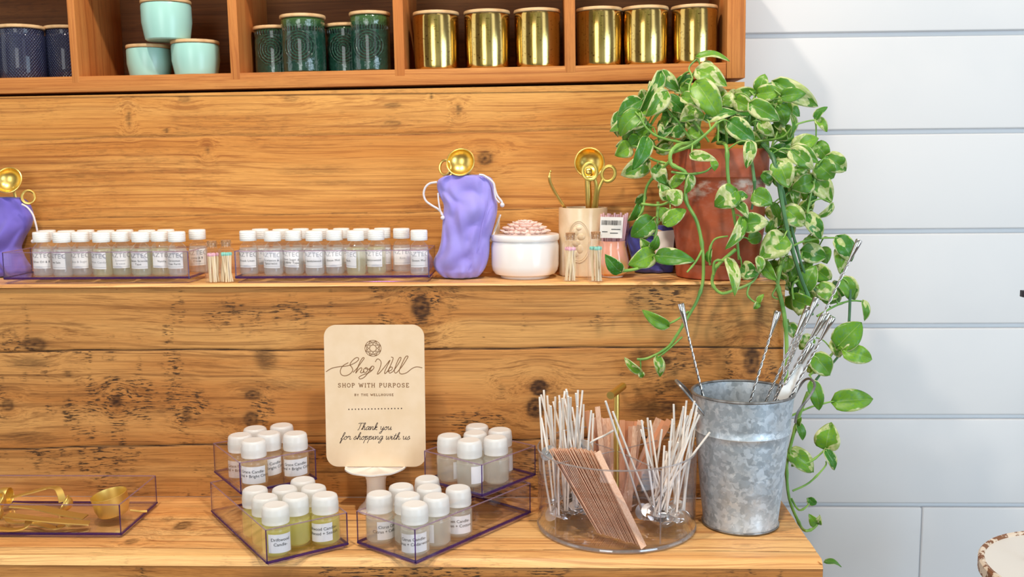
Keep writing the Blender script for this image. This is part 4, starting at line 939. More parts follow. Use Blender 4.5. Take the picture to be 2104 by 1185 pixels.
mb = MB(); mb.add([(-.020, -.014, .000), (.019, -.014, -.002), (.026, -.010, .078), (-.019, -.010, .074)], [(0, 1, 2, 3)]); mb.add([(.019, -.014, -.002), (.024, .010, .0), (.034, .010, .086), (.026, -.010, .078)], [(0, 1, 2, 3)]); mb.build('sleeve', 'acrylic', pk, smooth=False)
C3 = [np.array(p) for p in [(-.020, -.0146, .036), (.017, -.0140, .035), (.019, -.0110, .070), (-.018, -.0110, .070)]]
mb = MB(); U, V = C3[1]-C3[0], C3[3]-C3[0]
def q(u0, v0, u1, v1, m_, e): mb.add([C3[0]+U*a+V*b+np.array([0, -e, 0]) for a, b in ((u0, v0), (u1, v0), (u1, v1), (u0, v1))], [(0, 1, 2, 3)], m_)
q(0, 0, 1, 1, 1, 0); barcode(q, .06, .62, .92, .84, .0004, 9)
for u0, u1, v in ((.5, .9, .40), (.1, .34, .28), (.45, .8, .22)): q(u0, v, u1, v+.035, 2, .0004)
mb.build('sticker', ['paper', 'paper', 'ink'], pk, smooth=False)
# lavender tag leaning behind the plant
tag_card('price_tag', None, 0, [(1344, 528, .096), (1384, 524, .100), (1382, 482, .110), (1350, 470, .110)], ['tan_card', 'paper', 'ink'], 'pale barcode tag on the dark blue bag behind the plant leaves', 'tag', lambda q: q(.05, .1, .95, .9, 1, .0003))
# ------------------------------------------------------------------ sign card on a small pedestal
PS = onZ(776, 1060, 0); mS = scale_at((PS[0], PS[1], .06)); PSy = PS[1]+.028; sx = xAt(773, PSy, .04)
ped = empty('pedestal_stand', (sx, PSy, E0), 0, label='small white ceramic pedestal holding up the kraft sign card', cat='stand')
zt_ = onY(771, 956, PSy)[2]; Rp = 66*mS*.98
mb = MB(); mb.lathe([(.029, 0), (.030, .0012), (.027, .006), (.019, .014), (.0155, .024), (.0148, zt_*.55), (.0155, zt_-.022), (.019, zt_-.012), (.026, zt_-.0075), (0, zt_-.0075)], 44); mb.build('stem', 'ceramic', ped)
mb = MB(); pr = [(0, zt_-.010), (Rp*.45, zt_-.0095), (Rp*.8, zt_-.007), (Rp, zt_-.0025), (Rp*1.0, zt_-.0002), (Rp*.96, zt_), (Rp*.90, zt_-.0012), (0, zt_-.0014)]; mb.lathe(pr, 56)
for i in range(len(mb.v)):
    x, y, z = mb.v[i]; a = math.atan2(y, x); k = 1+.022*math.sin(a*9); mb.v[i] = (x*k, y*k, z+(.0008*math.sin(a*9) if math.hypot(x, y) > Rp*.7 else 0))
mb.build('plate', 'ceramic', ped)
YCd = PSy-.004; zb_ = zt_-.0004
bl, br_, tl_, tr_ = onY(671, 946, YCd), onY(875, 945, YCd), onY(669, 655, YCd+.012), onY(873, 653, YCd+.012)
card_lean = .012; W_ = br_[0]-bl[0]; Hc = tl_[2]-bl[2]; Xc = (bl[0]+br_[0])/2
lean = math.atan2(.012, Hc)
card = empty('sign_card', (Xc, YCd, zb_), 0, label='kraft sign card with rounded corners thanking shoppers, standing on the white pedestal', cat='sign'); card.rotation_euler = (-lean, 0, 0)
rc = .0185; hw = W_/2; ol = []
Hc2 = Hc/math.cos(lean)
for cx, cz, a0 in ((hw-rc, rc, -pi/2), (hw-rc, Hc2-rc, 0), (-hw+rc, Hc2-rc, pi/2), (-hw+rc, rc, pi)):
    for k in range(9): a = a0+pi/2*k/8; ol.append((cx+rc*math.cos(a), cz+rc*math.sin(a)))
mb = MB(); mb.prism(ol, .0022); mb.build('board', 'card', card, smooth=False)
# card drawing coordinates: crop px (82..628 wide, 62..850 high)
def cp(X, Y_, e=.00135): return ((X-355)/546*W_, -e, (852-Y_)/788*Hc2)
SX = W_/546
mb = MB()
fn = lambda a, b: cp(a, b)
cxg, cyg, rg = 349, 193, 44
for k in range(1):
    ribbon(mb, [(cxg+rg*math.cos(2*pi*i/60), cyg+rg*math.sin(2*pi*i/60)) for i in range(61)], 2.6, 0, fn)
V8 = [(cxg+rg*math.cos(pi/8+2*pi*i/8), cyg+rg*math.sin(pi/8+2*pi*i/8)) for i in range(8)]
for i in range(8):
    for st_ in (2, 3): ribbon(mb, [V8[i], V8[(i+st_) % 8]], 1.9, 0, fn)
mb.build('emblem', 'ink_brown', card, smooth=False)
STR = [
 [(90, 322), (122, 303), (165, 294), (205, 290), (240, 278), (264, 262), (270, 249), (258, 244), (236, 260), (222, 282), (232, 298), (236, 316), (218, 336), (192, 345), (172, 336), (169, 313), (184, 289), (213, 272)],
 [(238, 326), (262, 300), (286, 268), (300, 248), (291, 246), (275, 272), (262, 305), (252, 330), (268, 310), (282, 300), (286, 308), (278, 325), (287, 328), (300, 318)],
 [(309, 299), (296, 310), (296, 325), (307, 327), (319, 312), (314, 300), (305, 303), (320, 309), (334, 302)],
 [(341, 293), (322, 325), (298, 353), (276, 362), (270, 353), (290, 340), (318, 331), (340, 316), (353, 299), (344, 291), (330, 305), (330, 317), (346, 311)],
 [(360, 268), (372, 252), (386, 258), (392, 275), (384, 305), (373, 326), (372, 336), (388, 323), (415, 290), (441, 258), (428, 285), (413, 316), (411, 333), (425, 321), (441, 292), (454, 262), (458, 246), (447, 241)],
 [(424, 322), (446, 314), (453, 300), (443, 297), (432, 314), (438, 330), (456, 321)],
 [(456, 321), (476, 294), (496, 262), (501, 245), (490, 248), (473, 285), (463, 318), (471, 330), (486, 317)],
 [(486, 317), (508, 290), (531, 255), (539, 238), (526, 240), (505, 280), (490, 318), (500, 335), (530, 328), (560, 305), (586, 296), (616, 301)]]
mb = MB()
for s_ in STR: ribbon(mb, catmull(s_, 6), 3.6, 0, fn)
mb.build('lettering', 'ink_brown', card, smooth=False)
def put_text(mb, s, X, Y_, capX, m, spacing=1.0, width=None):
    tv, tf = text_geo(s, 1.0, spacing); xs = [v[0] for v in tv]; k = (width/(max(xs)-min(xs))) if width else capX; ky = capX
    mb.add([cp(X+x*k, Y_-y*ky) for x, y in tv], tf, m)
def serif_text(mb, s, X, Y_, h, width, wd):
    """serif capitals drawn as strokes; Y_ = baseline"""
    G = {'S': [[(.72, .78), (.68, .95), (.42, 1), (.15, .88), (.14, .68), (.38, .54), (.62, .44), (.74, .25), (.62, .06), (.38, 0), (.16, .05), (.1, .26)]],
         'H': [[(.15, 0), (.15, 1)], [(.78, 0), (.78, 1)], [(.15, .52), (.78, .52)], [(.02, 0), (.28, 0)], [(.02, 1), (.28, 1)], [(.65, 0), (.91, 0)], [(.65, 1), (.91, 1)]],
         'O': [[(.45+.4*math.cos(a*pi/8), .5+.5*math.sin(a*pi/8)) for a in range(17)]],
         'P': [[(.15, 0), (.15, 1), (.5, 1), (.7, .9), (.72, .7), (.55, .52), (.15, .5)], [(.02, 0), (.32, 0)], [(.02, 1), (.15, 1)]],
         'W': [[(.02, 1), (.3, 0), (.55, .9), (.8, 0), (1.08, 1)], [(-.08, 1), (.14, 1)], [(.96, 1), (1.18, 1)]],
         'I': [[(.2, 0), (.2, 1)], [(.06, 0), (.34, 0)], [(.06, 1), (.34, 1)]],
         'T': [[(.4, 0), (.4, 1)], [(.02, .8), (.02, 1), (.78, 1), (.78, .8)], [(.26, 0), (.54, 0)]],
         'U': [[(.12, 1), (.12, .3), (.25, .04), (.5, 0), (.7, .1), (.76, .3), (.76, 1)], [(0, 1), (.25, 1)], [(.64, 1), (.88, 1)]],
         'R': [[(.15, 0), (.15, 1), (.5, 1), (.68, .9), (.68, .65), (.5, .53), (.15, .53)], [(.45, .53), (.85, 0)], [(.02, 0), (.3, 0)], [(.74, 0), (.95, 0)]],
         'E': [[(.15, 0), (.15, 1)], [(.02, 1), (.66, 1), (.66, .8)], [(.02, 0), (.7, 0), (.72, .22)], [(.15, .52), (.52, .52)]],
         'B': [[(.15, 0), (.15, 1), (.48, 1), (.64, .88), (.62, .62), (.46, .53), (.15, .53)], [(.46, .53), (.72, .4), (.7, .12), (.5, 0), (.02, 0)]],
         'Y': [[(.02, 1), (.4, .5), (.78, 1)], [(.4, .5), (.4, 0)], [(.26, 0), (.54, 0)]],
         'L': [[(.15, 0), (.15, 1)], [(.02, 1), (.3, 1)], [(.02, 0), (.68, 0), (.7, .24)]]}
    A = {'S': .85, 'H': .95, 'O': .92, 'P': .8, 'W': 1.15, 'I': .4, 'T': .8, 'U': .9, 'R': .92, 'E': .8, 'B': .8, 'Y': .8, 'L': .78, ' ': .5}
    tot = sum(A[c]+.28 for c in s)-.28; k = width/tot; x = X-width/2
    for c in s:
        for st_ in G.get(c, []):
            for (a0, b0), (a1, b1) in zip(st_[:-1], st_[1:]): ribbon(mb, [(x+a0*k, Y_-b0*h), (x+a1*k, Y_-b1*h)], wd, 0, fn)
        x += (A[c]+.28)*k
mb = MB(); serif_text(mb, 'SHOP WITH PURPOSE', 348, 408, 21, 390, 3.3); serif_text(mb, 'BY THE WELLHOUSE', 350, 456, 11, 214, 2.2); mb.build('lettering', 'ink_brown', card, smooth=False)
mb = MB()
for i in range(17): X = 208+i*18; mb.add([cp(X, 534-i*.3), cp(X+6, 534-i*.3), cp(X+6, 528-i*.3), cp(X, 528-i*.3)], [(0, 1, 2, 3)])
mb.build('dotted_line', 'ink_dark', card, smooth=False)
SC = {'T': ([[(-.05, 1.75), (.5, 1.9), (1.3, 1.85)], [(.62, 1.85), (.5, 1), (.35, .1), (.1, 0)]], 1.0), 'h': ([[(0, .1), (.35, .9), (.62, 1.8), (.5, 2), (.32, 1.5), (.18, 0), (.4, .75), (.65, .95), (.72, .6), (.68, .1), (.9, .05), (1.1, .35)]], 1.0),
      'a': ([[(.78, .85), (.5, .98), (.15, .6), (.15, .12), (.4, .02), (.68, .5), (.82, .95), (.74, .2), (.9, .02), (1.1, .3)]], 1.0), 'n': ([[(.0, .7), (.15, .95), (.18, 0), (.4, .75), (.65, .95), (.72, .6), (.68, .1), (.9, .05), (1.05, .3)]], .98),
      'k': ([[(0, .1), (.35, .9), (.58, 1.8), (.46, 2), (.3, 1.5), (.16, 0)], [(.18, .35), (.6, .95), (.7, .7), (.3, .45), (.6, .05), (.9, .1)]], .95), 'y': ([[(0, .8), (.12, .95), (.15, .3), (.4, .08), (.68, .6), (.75, .95), (.68, .1), (.5, -.8), (.2, -1), (.15, -.7), (.7, -.1), (1.0, .3)]], .95),
      'o': ([[(.45, .95), (.12, .6), (.15, .1), (.5, .05), (.68, .5), (.45, .95), (.5, .75), (.95, .8)]], .85), 'u': ([[(0, .8), (.12, .95), (.15, .3), (.38, .05), (.65, .5), (.75, .95), (.7, .2), (.85, .02), (1.05, .3)]], 1.0),
      'f': ([[(0, .1), (.4, .9), (.68, 1.8), (.55, 2), (.38, 1.6), (.2, 0), (.05, -.9), (.2, -.95), (.3, -.2), (.7, .3)]], .68), 'r': ([[(0, .5), (.2, 1.0), (.28, .8), (.55, .85), (.48, .2), (.7, .05), (.85, .3)]], .8),
      's': ([[(0, .2), (.38, .98), (.5, .6), (.5, .15), (.25, .0), (.08, .15)], [(.5, .2), (.75, .35)]], .72), 'p': ([[(0, .6), (.2, 1.0), (.12, 0), (-.05, -1.0)], [(.14, .3), (.45, .95), (.68, .75), (.6, .2), (.3, .05), (.2, .2)], [(.5, .08), (.9, .3)]], .88),
      'i': ([[(0, .3), (.18, .95), (.16, .15), (.32, .02), (.5, .3)], [(.24, 1.45), (.27, 1.5)]], .5), 'g': ([[(.75, .85), (.5, .98), (.15, .6), (.15, .15), (.4, .08), (.65, .5), (.78, .95), (.66, -.2), (.4, -.95), (.12, -.85), (.3, -.4), (.95, .3)]], .95),
      'w': ([[(0, .8), (.12, .95), (.12, .2), (.35, .05), (.55, .6), (.6, .9), (.58, .2), (.8, .05), (1.02, .6), (1.0, .95), (1.25, .85)]], 1.18), 't': ([[(0, .2), (.3, 1.0), (.42, 1.7)], [(.4, 1.6), (.22, .3), (.35, .02), (.6, .3)], [(.05, 1.12), (.65, 1.15)]], .58)}
def script_text(mb, s, X0, Y0, h, width, wd):
    tot = sum(.6 if c == ' ' else SC[c][1] for c in s); k = width/tot; x = X0
    for c in s:
        if c == ' ': x += .6*k; continue
        for st_ in SC[c][0]: ribbon(mb, catmull([(x+a*k+b*h*.28, Y0-b*h) for a, b in st_], 5) if len(st_) > 2 else [(x+a*k+b*h*.28, Y0-b*h) for a, b in st_], wd, 0, fn)
        x += SC[c][1]*k
mb = MB(); script_text(mb, 'Thank you', 254, 646, 20, 188, 2.7); script_text(mb, 'for shopping with us', 162, 700, 20, 380, 2.7); mb.build('lettering', 'ink_dark', card, smooth=False)

# ------------------------------------------------------------------ gold scoops lying in the left tray
ct = lambda X, Y_: (X/4.836, 940+Y_/4.836)
zC = E0+.0075
def onC(X, Y_, z): return np.array(onZ(*ct(X, Y_), z))
GS = 'gold scoops lying in the long tray'
L0 = onC(1075, 640, zC); o = empty('measuring_scoop', tuple(L0), 0, label='deep gold measuring scoop with open cup at the right end of the long tray', cat='scoop', group=GS)
Rs = 36*scale_at(L0); mb = MB(); c_, s_ = math.cos(-.16), math.sin(-.16); RR = _Rx(.10) @ np.array([[c_, 0, s_], [0, 1, 0], [-s_, 0, c_]])
mb.lathe([(Rs*.70, .001), (Rs*.86, .004), (Rs*.97, .014), (Rs, .030), (Rs*1.02, .0345), (Rs*.98, .035), (Rs*.94, .030), (Rs*.90, .014), (Rs*.75, .006), (0, .004)], 40, 0, (0, Rs*.85, 0.0035), RR); mb.build('cup', 'gold_dark', o)
mb = MB()
for dx in (.0,): mb.tube([np.array([Rs*.9, Rs*.9+dx*2, .010]), np.array([Rs*1.5, Rs*1.1+dx*2, .006]), np.array([Rs*1.75, Rs*1.25+dx*2, .005])], .0018, 8, flat=.6)
mb.build('handle', 'gold_dark', o)
def strap(mb, pts, wd, th=.0018, mat=0):
    P = catmull(pts, 6); n = len(P); vs = []
    for i in range(n):
        t = P[min(i+1, n-1)]-P[max(i-1, 0)]; t /= np.linalg.norm(t); side = np.cross(t, [0, 0, 1.]); side /= (np.linalg.norm(side)+1e-9); up = np.cross(side, t); w_ = wd[min(int(i/n*len(wd)), len(wd)-1)] if hasattr(wd, '__len__') else wd
        for a, b in ((-1, -1), (1, -1), (1, 1), (-1, 1)): vs.append(P[i]+side*w_/2*a+up*th/2*b)
    fs = [(i*4+k, i*4+(k+1) % 4, (i+1)*4+(k+1) % 4, (i+1)*4+k) for i in range(n-1) for k in range(4)]+[(3, 2, 1, 0), tuple((n-1)*4+k for k in range(4))]; mb.add(vs, fs, mat)
def lying(label, pts, wd, cupspec=None, extra=None, base=None, name='coffee_scoop'):
    L0 = onC(*base, zC); o = empty(name, tuple(L0), 0, label=label, cat='scoop', group=GS)
    mb = MB(); strap(mb, [onC(X, Y_, zC+z)-L0 for X, Y_, z in pts], wd); mb.build('handle', 'gold_dark', o)
    if cupspec:
        X, Y_, z, r_, nrm, dp = cupspec; mb = MB(); c0 = onC(X, Y_, zC+z)-L0; scoop_bowl(mb, c0, r_, nrm, 0, dp); mb.build('bowl', 'gold_dark', o)
    if extra: extra(o, L0)
    return o
lying('gold scoop with arched bent handle at the back of the long tray', [(110, 395, .015), (300, 345, .020), (470, 300, .024), (560, 300, .026), (600, 360, .018), (620, 440, .006)], .011, (640, 450, .013, .0125, (-.8, -.3, .5), 1.0), base=(600, 440))
lying('upper one of two long gold handles crossing the middle of the long tray', [(110, 470, .026), (350, 490, .021), (600, 545, .013), (850, 590, .006)], .019, (-30, 430, .022, .014, (-.5, -.5, .6), .9), base=(500, 520))
lying('lower ridged gold handle ending beside the cup in the long tray', [(60, 570, .022), (300, 600, .018), (600, 630, .010), (890, 650, .003)], .017, (-60, 560, .016, .014, (-.5, -.5, .6), .9), base=(500, 620))
lying('gold clip scoop lying flat with its bent end at the front of the long tray', [(-60, 700, .004), (120, 715, .003), (230, 700, .005), (270, 660, .010), (290, 630, .013)], .011, base=(150, 700))
lying('folded gold wick tool lying under the handles in the long tray', [(300, 640, .002), (430, 670, .002), (550, 700, .002), (620, 670, .002)], .011, base=(500, 690), name='wick_tool')
L0 = onC(60, 480, zC); o = empty('coffee_scoop', tuple(L0), 0, label='gold scoop seen as a narrow upright band at the left of the long tray', cat='scoop', group=GS)
mb = MB(); mb.lathe([(.0135, -.005), (.0140, 0), (.0140, .006), (.0135, .007), (.0128, .006), (.0128, 0)], 32, 0, (0, 0, .0165), np.array([[0, 0, 1.], [0, 1, 0], [-1, 0, 0]])); mb.build('bowl', 'gold_dark', o)
mb = MB(); strap(mb, [onC(X, Y_, zC+z)-L0 for X, Y_, z in [(60, 590, .004), (110, 640, .002), (300, 640, .003), (480, 620, .003)]], .007); mb.build('handle', 'gold_dark', o)

# ------------------------------------------------------------------ round divided organizer
DC = np.array([.1035, -.118]); DR = .1185
zR = onY(1266, 968, DC[1]-DR)[2]
org = empty('round_organizer', (DC[0], DC[1], E0), 0, label='round clear divided organizer with a brass handle holding wicks and wood slats', cat='organizer')
mb = MB(); zf = .0085
mb.lathe([(DR*.97, 0), (DR, .0015), (DR, zR-.001), (DR-.0006, zR), (DR-.0026, zR), (DR-.003, zR-.001), (DR-.003, zf), (0, zf)], 88, 0)
mb.f.pop(len(mb.f)-1) if False else None
mb.build('wall', 'acrylic', org, angle=1.2)
mb = MB(); mb.tube([(DR*.992*math.cos(2*pi*i/88), DR*.992*math.sin(2*pi*i/88), zR) for i in range(88)], .0013, 6, closed=True)
mb.tube([(DR*.985*math.cos(2*pi*i/88), DR*.985*math.sin(2*pi*i/88), .0035) for i in range(88)], .0028, 8, closed=True)
mb.build('rim', 'acrylic_clear_edge', org)
def angto(px, py): p = onZ(px, py, zR+E0); return math.atan2(p[1]-DC[1], p[0]-DC[0])
DAN = [angto(1123, 948), angto(1365, 962), angto(1400, 885), angto(1165, 885)]
for a in DAN:
    d = np.array([math.cos(a), math.sin(a)]); n_ = np.array([-d[1], d[0]]); mb = MB(); L_ = DR-.004; cpos = d*(L_/2+.002)
    R3 = np.array([[d[0], n_[0], 0], [d[1], n_[1], 0], [0, 0, 1]]); mb.box((cpos[0], cpos[1], (zf+zR-.006)/2), (L_-.004, .0022, zR-.006-zf), 0, R3)
    e1 = d*(L_-.001); mb.tube([(e1[0], e1[1], zf), (e1[0], e1[1], zR-.006)], .0011, 6, 1); mb.tube([(d[0]*.004, d[1]*.004, zR-.006), (e1[0], e1[1], zR-.006)], .0009, 6, 1)
    mb.build('divider', ['acrylic', 'acrylic_clear_edge'], org, smooth=False)
zH = onY(1265, 803, DC[1])[2]
mb = MB(); mb.tube([(0, 0, zf), (0, 0, zH)], .0043, 20); mb.tube([np.array([-.011, -.026, zH-.001]), np.array([.011, .026, zH+.001])], .0058, 24); mb.build('handle', 'gold', org, angle=.5)

# candle wicks
WG1, WG2 = 'candle wicks in the left compartment', 'candle wicks in the right compartment'
def wick(base, topp, label, group, bend=0.0, inv=False, r=.0016):
    b = np.array(base); t = np.array(topp); d = t-b; side = np.cross(d/np.linalg.norm(d), [0, 1., 0]); k = rng.uniform(-1, 1, 3)
    pts = catmull([b, b+d*.33+side*bend+k*.0015, b+d*.68+side*bend*.8, t], 4); pts = [p-b for p in pts]
    mb = MB(); mb.tube(pts, r, 7); o = mb.build('candle_wick', 'wick', loc=tuple(b)); tag(o, label, 'candle wick', group)
    d0 = (pts[1]-pts[0]); d0 /= np.linalg.norm(d0)
    if not inv:
        tn = d0*.75+rng.normal(0, .35, 3); tn /= np.linalg.norm(tn)
    else: tn = np.array([-.5, -.6, .6]); tn /= np.linalg.norm(tn)
    a = np.cross(tn, [0.3, 1, .1]); a /= np.linalg.norm(a); bb2 = np.cross(tn, a); R = np.array([a, bb2, tn]).T
    mb = MB(); q0 = pts[0] if not inv else pts[0]
    mb.lathe([(.0120, -.0004), (.0124, 0), (.0120, .0005), (.0036, .0007), (.0030, .0030), (.0022, .0032), (0, .0032)], 24, 0, tuple(q0), R)
    mb.build('tab', 'tab', o, angle=.4)
    return o
c3 = lambda X, Y_: (1090+X/6.97, 790+Y_/6.97)
aL = .5*(DAN[0]+DAN[3]+ (2*pi if DAN[3] > 0 and DAN[0] < 0 else 0)); lc = DC+np.array([math.cos(aL), math.sin(aL)])*.066
WB = E0+zf+.006
tops = [(150, 145), (190, 75), (240, 155), (130, 175), (265, 290), (290, 305), (325, 240), (355, 175), (410, 150), (415, 245), (455, 195), (460, 255), (510, 60), (490, 90), (520, 95), (575, 180), (595, 320), (545, 340), (510, 310), (650, 125), (680, 75), (745, 80), (670, 310), (760, 280), (870, 370), (900, 410), (750, 470), (490, 200), (540, 165), (600, 520), (480, 650), (665, 410)]
rr = random.Random(5)
def inside(p, marg=.012):
    v = np.array(p[:2])-DC; r_ = np.linalg.norm(v)
    if r_ > DR-marg: v *= (DR-marg)/r_
    return np.array([DC[0]+v[0], DC[1]+v[1], p[2]])
for i, (X, Y_) in enumerate(tops):
    px, py = c3(X, Y_); yt = lc[1]+rr.uniform(-.045, .035)
    T = onY(px, py, yt); B = np.array([lc[0]+.30*(T[0]-lc[0])+rr.uniform(-.018, .022), lc[1]+rr.uniform(-.035, .03), WB+rr.uniform(0, .022)])
    wick(inside(B, .018), T, 'white candle wick with round silver tab bundled in the left compartment of the organizer', WG1, rr.uniform(-.004, .004))
T = onY(*c3(1075, 235), -.19); B = np.array(onZ(1322, 1052, .03)); wick(inside((B[0], B[1]+.02, .024)), T, 'long candle wick leaning left in front of the brass handle, upper of two', None, .0)
T = onY(1259, 845, -.15); B = inside(onZ(1345, 1050, .025)); wick(B, T, 'long candle wick leaning left just beneath the uppermost leaning one', None, .002)
B = onY(1119, 927, DC[1]-.02); wick((DC[0]-DR+.016, DC[1]-.028, B[2]), onY(1112, 858, DC[1]-.02), 'upside-down candle wick whose silver tab shows at the left rim of the organizer', None, 0, True)
wick(onY(1203, 917, DC[1]), onY(1260, 884, DC[1]+.02), 'candle wick lying nearly flat across the organizer left of the brass handle', None, 0)
d4 = lambda X, Y_: (1260+X/3.95, 820+Y_/3.95)
aR = .5*(DAN[1]+DAN[2]); rc_ = DC+np.array([math.cos(aR), math.sin(aR)])*.066
tops = [(230, 170), (278, 150), (300, 170), (490, 40), (570, 60), (595, 10), (565, 90), (605, 130), (680, 55), (680, 105), (700, 125), (395, 245), (415, 375), (455, 340), (490, 200), (605, 220), (635, 275), (525, 350), (620, 360), (225, 245), (545, 470), (455, 460), (660, 15), (560, 150), (640, 80), (480, 160), (540, 240), (590, 300), (430, 420), (700, 30)]
for i, (X, Y_) in enumerate(tops):
    px, py = d4(X, Y_); yt = rc_[1]+rr.uniform(-.05, .03)
    T = onY(px, py, yt); B = np.array([rc_[0]+.30*(T[0]-rc_[0])+rr.uniform(-.028, .022), rc_[1]+rr.uniform(-.045, .02), WB+rr.uniform(0, .024)])
    wick(inside(B, .018), T, 'white candle wick with round silver tab bundled in the right compartment of the organizer', WG2, rr.uniform(-.004, .004))
wick(inside((rc_[0]-.01, rc_[1]-.02, WB+.03)), onY(*d4(785, 268), rc_[1]-.03), 'candle wick sticking far out to the right of the organizer over the bucket edge', None, 0)

# wooden slats
def slat(P0_, P1_, wdir, wd, th, label, group, mat='slat', name='wooden_wick'):
    P0_ = np.array(P0_); P1_ = np.array(P1_); ax = P1_-P0_; L_ = np.linalg.norm(ax); ax /= L_; wv = np.array(wdir, float); wv -= ax*wv.dot(ax); wv /= np.linalg.norm(wv); nv = np.cross(ax, wv)
    mb = MB(); R = np.array([wv, nv, ax]).T; mb.box((0, 0, L_/2), (wd, th, L_), 0, R @ np.eye(3)) if False else None
    vs = [R @ np.array([a*wd/2, b*th/2, c*L_]) for c in (0, 1) for a, b in ((-1, -1), (1, -1), (1, 1), (-1, 1))]
    mb.add(vs, [(3, 2, 1, 0), (4, 5, 6, 7), (0, 1, 5, 4), (1, 2, 6, 5), (2, 3, 7, 6), (3, 0, 4, 7)]); o = mb.build(name, mat, loc=tuple(P0_), smooth=False); return tag(o, label, 'wooden wick', group)
e4 = lambda X, Y_: (1080+X/3.04, 770+Y_/3.04)
NS = 24
for i in range(NS):
    t = i/(NS-1); bx, by = e4(455+ (705-455)*t, 985+(1060-985)*t+rr.uniform(-4, 4)); tx_, ty_ = e4(150+(430-150)*t+rr.uniform(-3, 3), 462-(14*math.sin(pi*t))+18*t+rr.uniform(-6, 6))
    B = onZ(bx, by, E0+zf+.0012); B[1] += .002; T = onY(tx_, ty_, B[1]+.030)
    lb = 'thin wooden wick slat in the leaning stack at the front of the organizer'
    slat(B, T, (.10+rr.uniform(-.05, .05), 1, 0), .0130, .0010, lb, 'wooden wicks in the leaning stack')
B = onZ(*e4(738, 1078), E0+zf+.0012); T = onY(*e4(447, 480), B[1]+.03)
slat(B, T, (.75, .62, -.25), .0125, .0012, 'palest wooden wick slat, rightmost and nearest of the leaning stack', None)
aB = .5*(DAN[2]+DAN[3]); bc = DC+np.array([math.cos(aB), math.sin(aB)])*.06
for i, (X0, Y0_, lean_, w_, rd) in enumerate([(372, 225, 40, 40, 1), (415, 270, 10, 45, 0), (440, 198, 0, 36, 0), (455, 268, 5, 40, 0), (497, 270, 6, 60, 0), (545, 278, 4, 50, 0), (590, 282, 0, 50, 1), (640, 288, -5, 60, 1), (615, 330, 8, 30, 0), (650, 322, 5, 34, 0), (678, 318, 0, 36, 0), (706, 312, -12, 40, 0),
                                       (712, 285, -60, 44, 0), (825, 272, -150, 45, 0), (862, 290, -190, 50, 1), (872, 318, -200, 46, 1), (690, 290, -30, 40, 1), (890, 280, -210, 40, 1)]):
    px, py = e4(X0+8, Y0_); T = onY(px, py, bc[1]+rr.uniform(-.01, .03)); pb = onY(*e4(X0+8+lean_*1.5, 900), bc[1])
    B = inside((pb[0] if abs(lean_) > 100 else .55*pb[0]+.45*bc[0]*1.0, bc[1]+rr.uniform(-.03, .015), E0+zf+.001), .02)
    slat(B, T, (1, .15+rr.uniform(-.3, .3), 0), w_/3.04*scale_at(T)*.95, .0012, 'wooden wick slat standing in the back compartment of the organizer', 'wooden wicks in the back compartment', 'slat_red' if rd else 'slat')

# ------------------------------------------------------------------ galvanized bucket
BKc = np.array([.2915, -.1075]); RB = .0555; pr_ = onY(1530, 803, BKc[1]); HB = pr_[2]-.001; RT = 103*scale_at(pr_)
bk = empty('galvanized_bucket', (BKc[0], BKc[1], E0), 0, label='tall galvanized metal bucket holding twisted metal stirrers at the right of the counter', cat='bucket')
g_ = lambda z: RB+(RT-RB)*(z/HB)
mb = MB(); zb = HB*.72
mb.lathe([(RB*1.01, 0), (RB*1.03, .002), (RB*1.0, .006), (g_(.05), .05), (g_(.1), .1), (g_(zb-.012), zb-.012), (g_(zb-.003), zb-.003), (g_(zb)+.0020, zb), (g_(zb+.003), zb+.003), (g_(zb+.012), zb+.012), (g_(HB*.9), HB*.9), (RT, HB), (RT-.0012, HB), (g_(HB*.9)-.0015, HB*.9), (g_(.05)-.0015, .05), (RB-.002, .006), (0, .005)], 72); mb.build('body', 'galv', bk, angle=1.0)
mb = MB(); mb.tube([(RT*math.cos(2*pi*i/72), RT*math.sin(2*pi*i/72), HB) for i in range(72)], .0021, 8, closed=True); mb.build('rim', 'galv_dark', bk)
mb = MB(); mb.tube([(RB*1.01*math.cos(2*pi*i/72), RB*1.01*math.sin(2*pi*i/72), .002) for i in range(72)], .0018, 8, closed=True); mb.build('base_rim', 'galv_dark', bk)
BO = np.array([BKc[0], BKc[1], E0])
def bpt(px, py, Y): return onY(px, py, Y)-BO
mb = MB(); YL = BKc[1]
mb.tube(catmull([bpt(1451, 872, YL-.030), bpt(1449, 855, YL-.034), bpt(1425, 825, YL-.040), bpt(1398, 793, YL-.035), bpt(1389, 783, YL-.012), bpt(1393, 783, YL+.010), bpt(1414, 803, YL+.030), bpt(1436, 838, YL+.034)], 6), .0019, 8); mb.build('handle', 'galv_dark', bk)
mb = MB(); mb.tube(catmull([bpt(1634, 868, YL-.028), bpt(1640, 845, YL-.034), bpt(1665, 812, YL-.036), bpt(1674, 790, YL-.028), bpt(1664, 778, YL-.005), bpt(1650, 784, YL+.02), bpt(1630, 815, YL+.032)], 6), .0019, 8); mb.build('handle', 'galv_dark', bk)

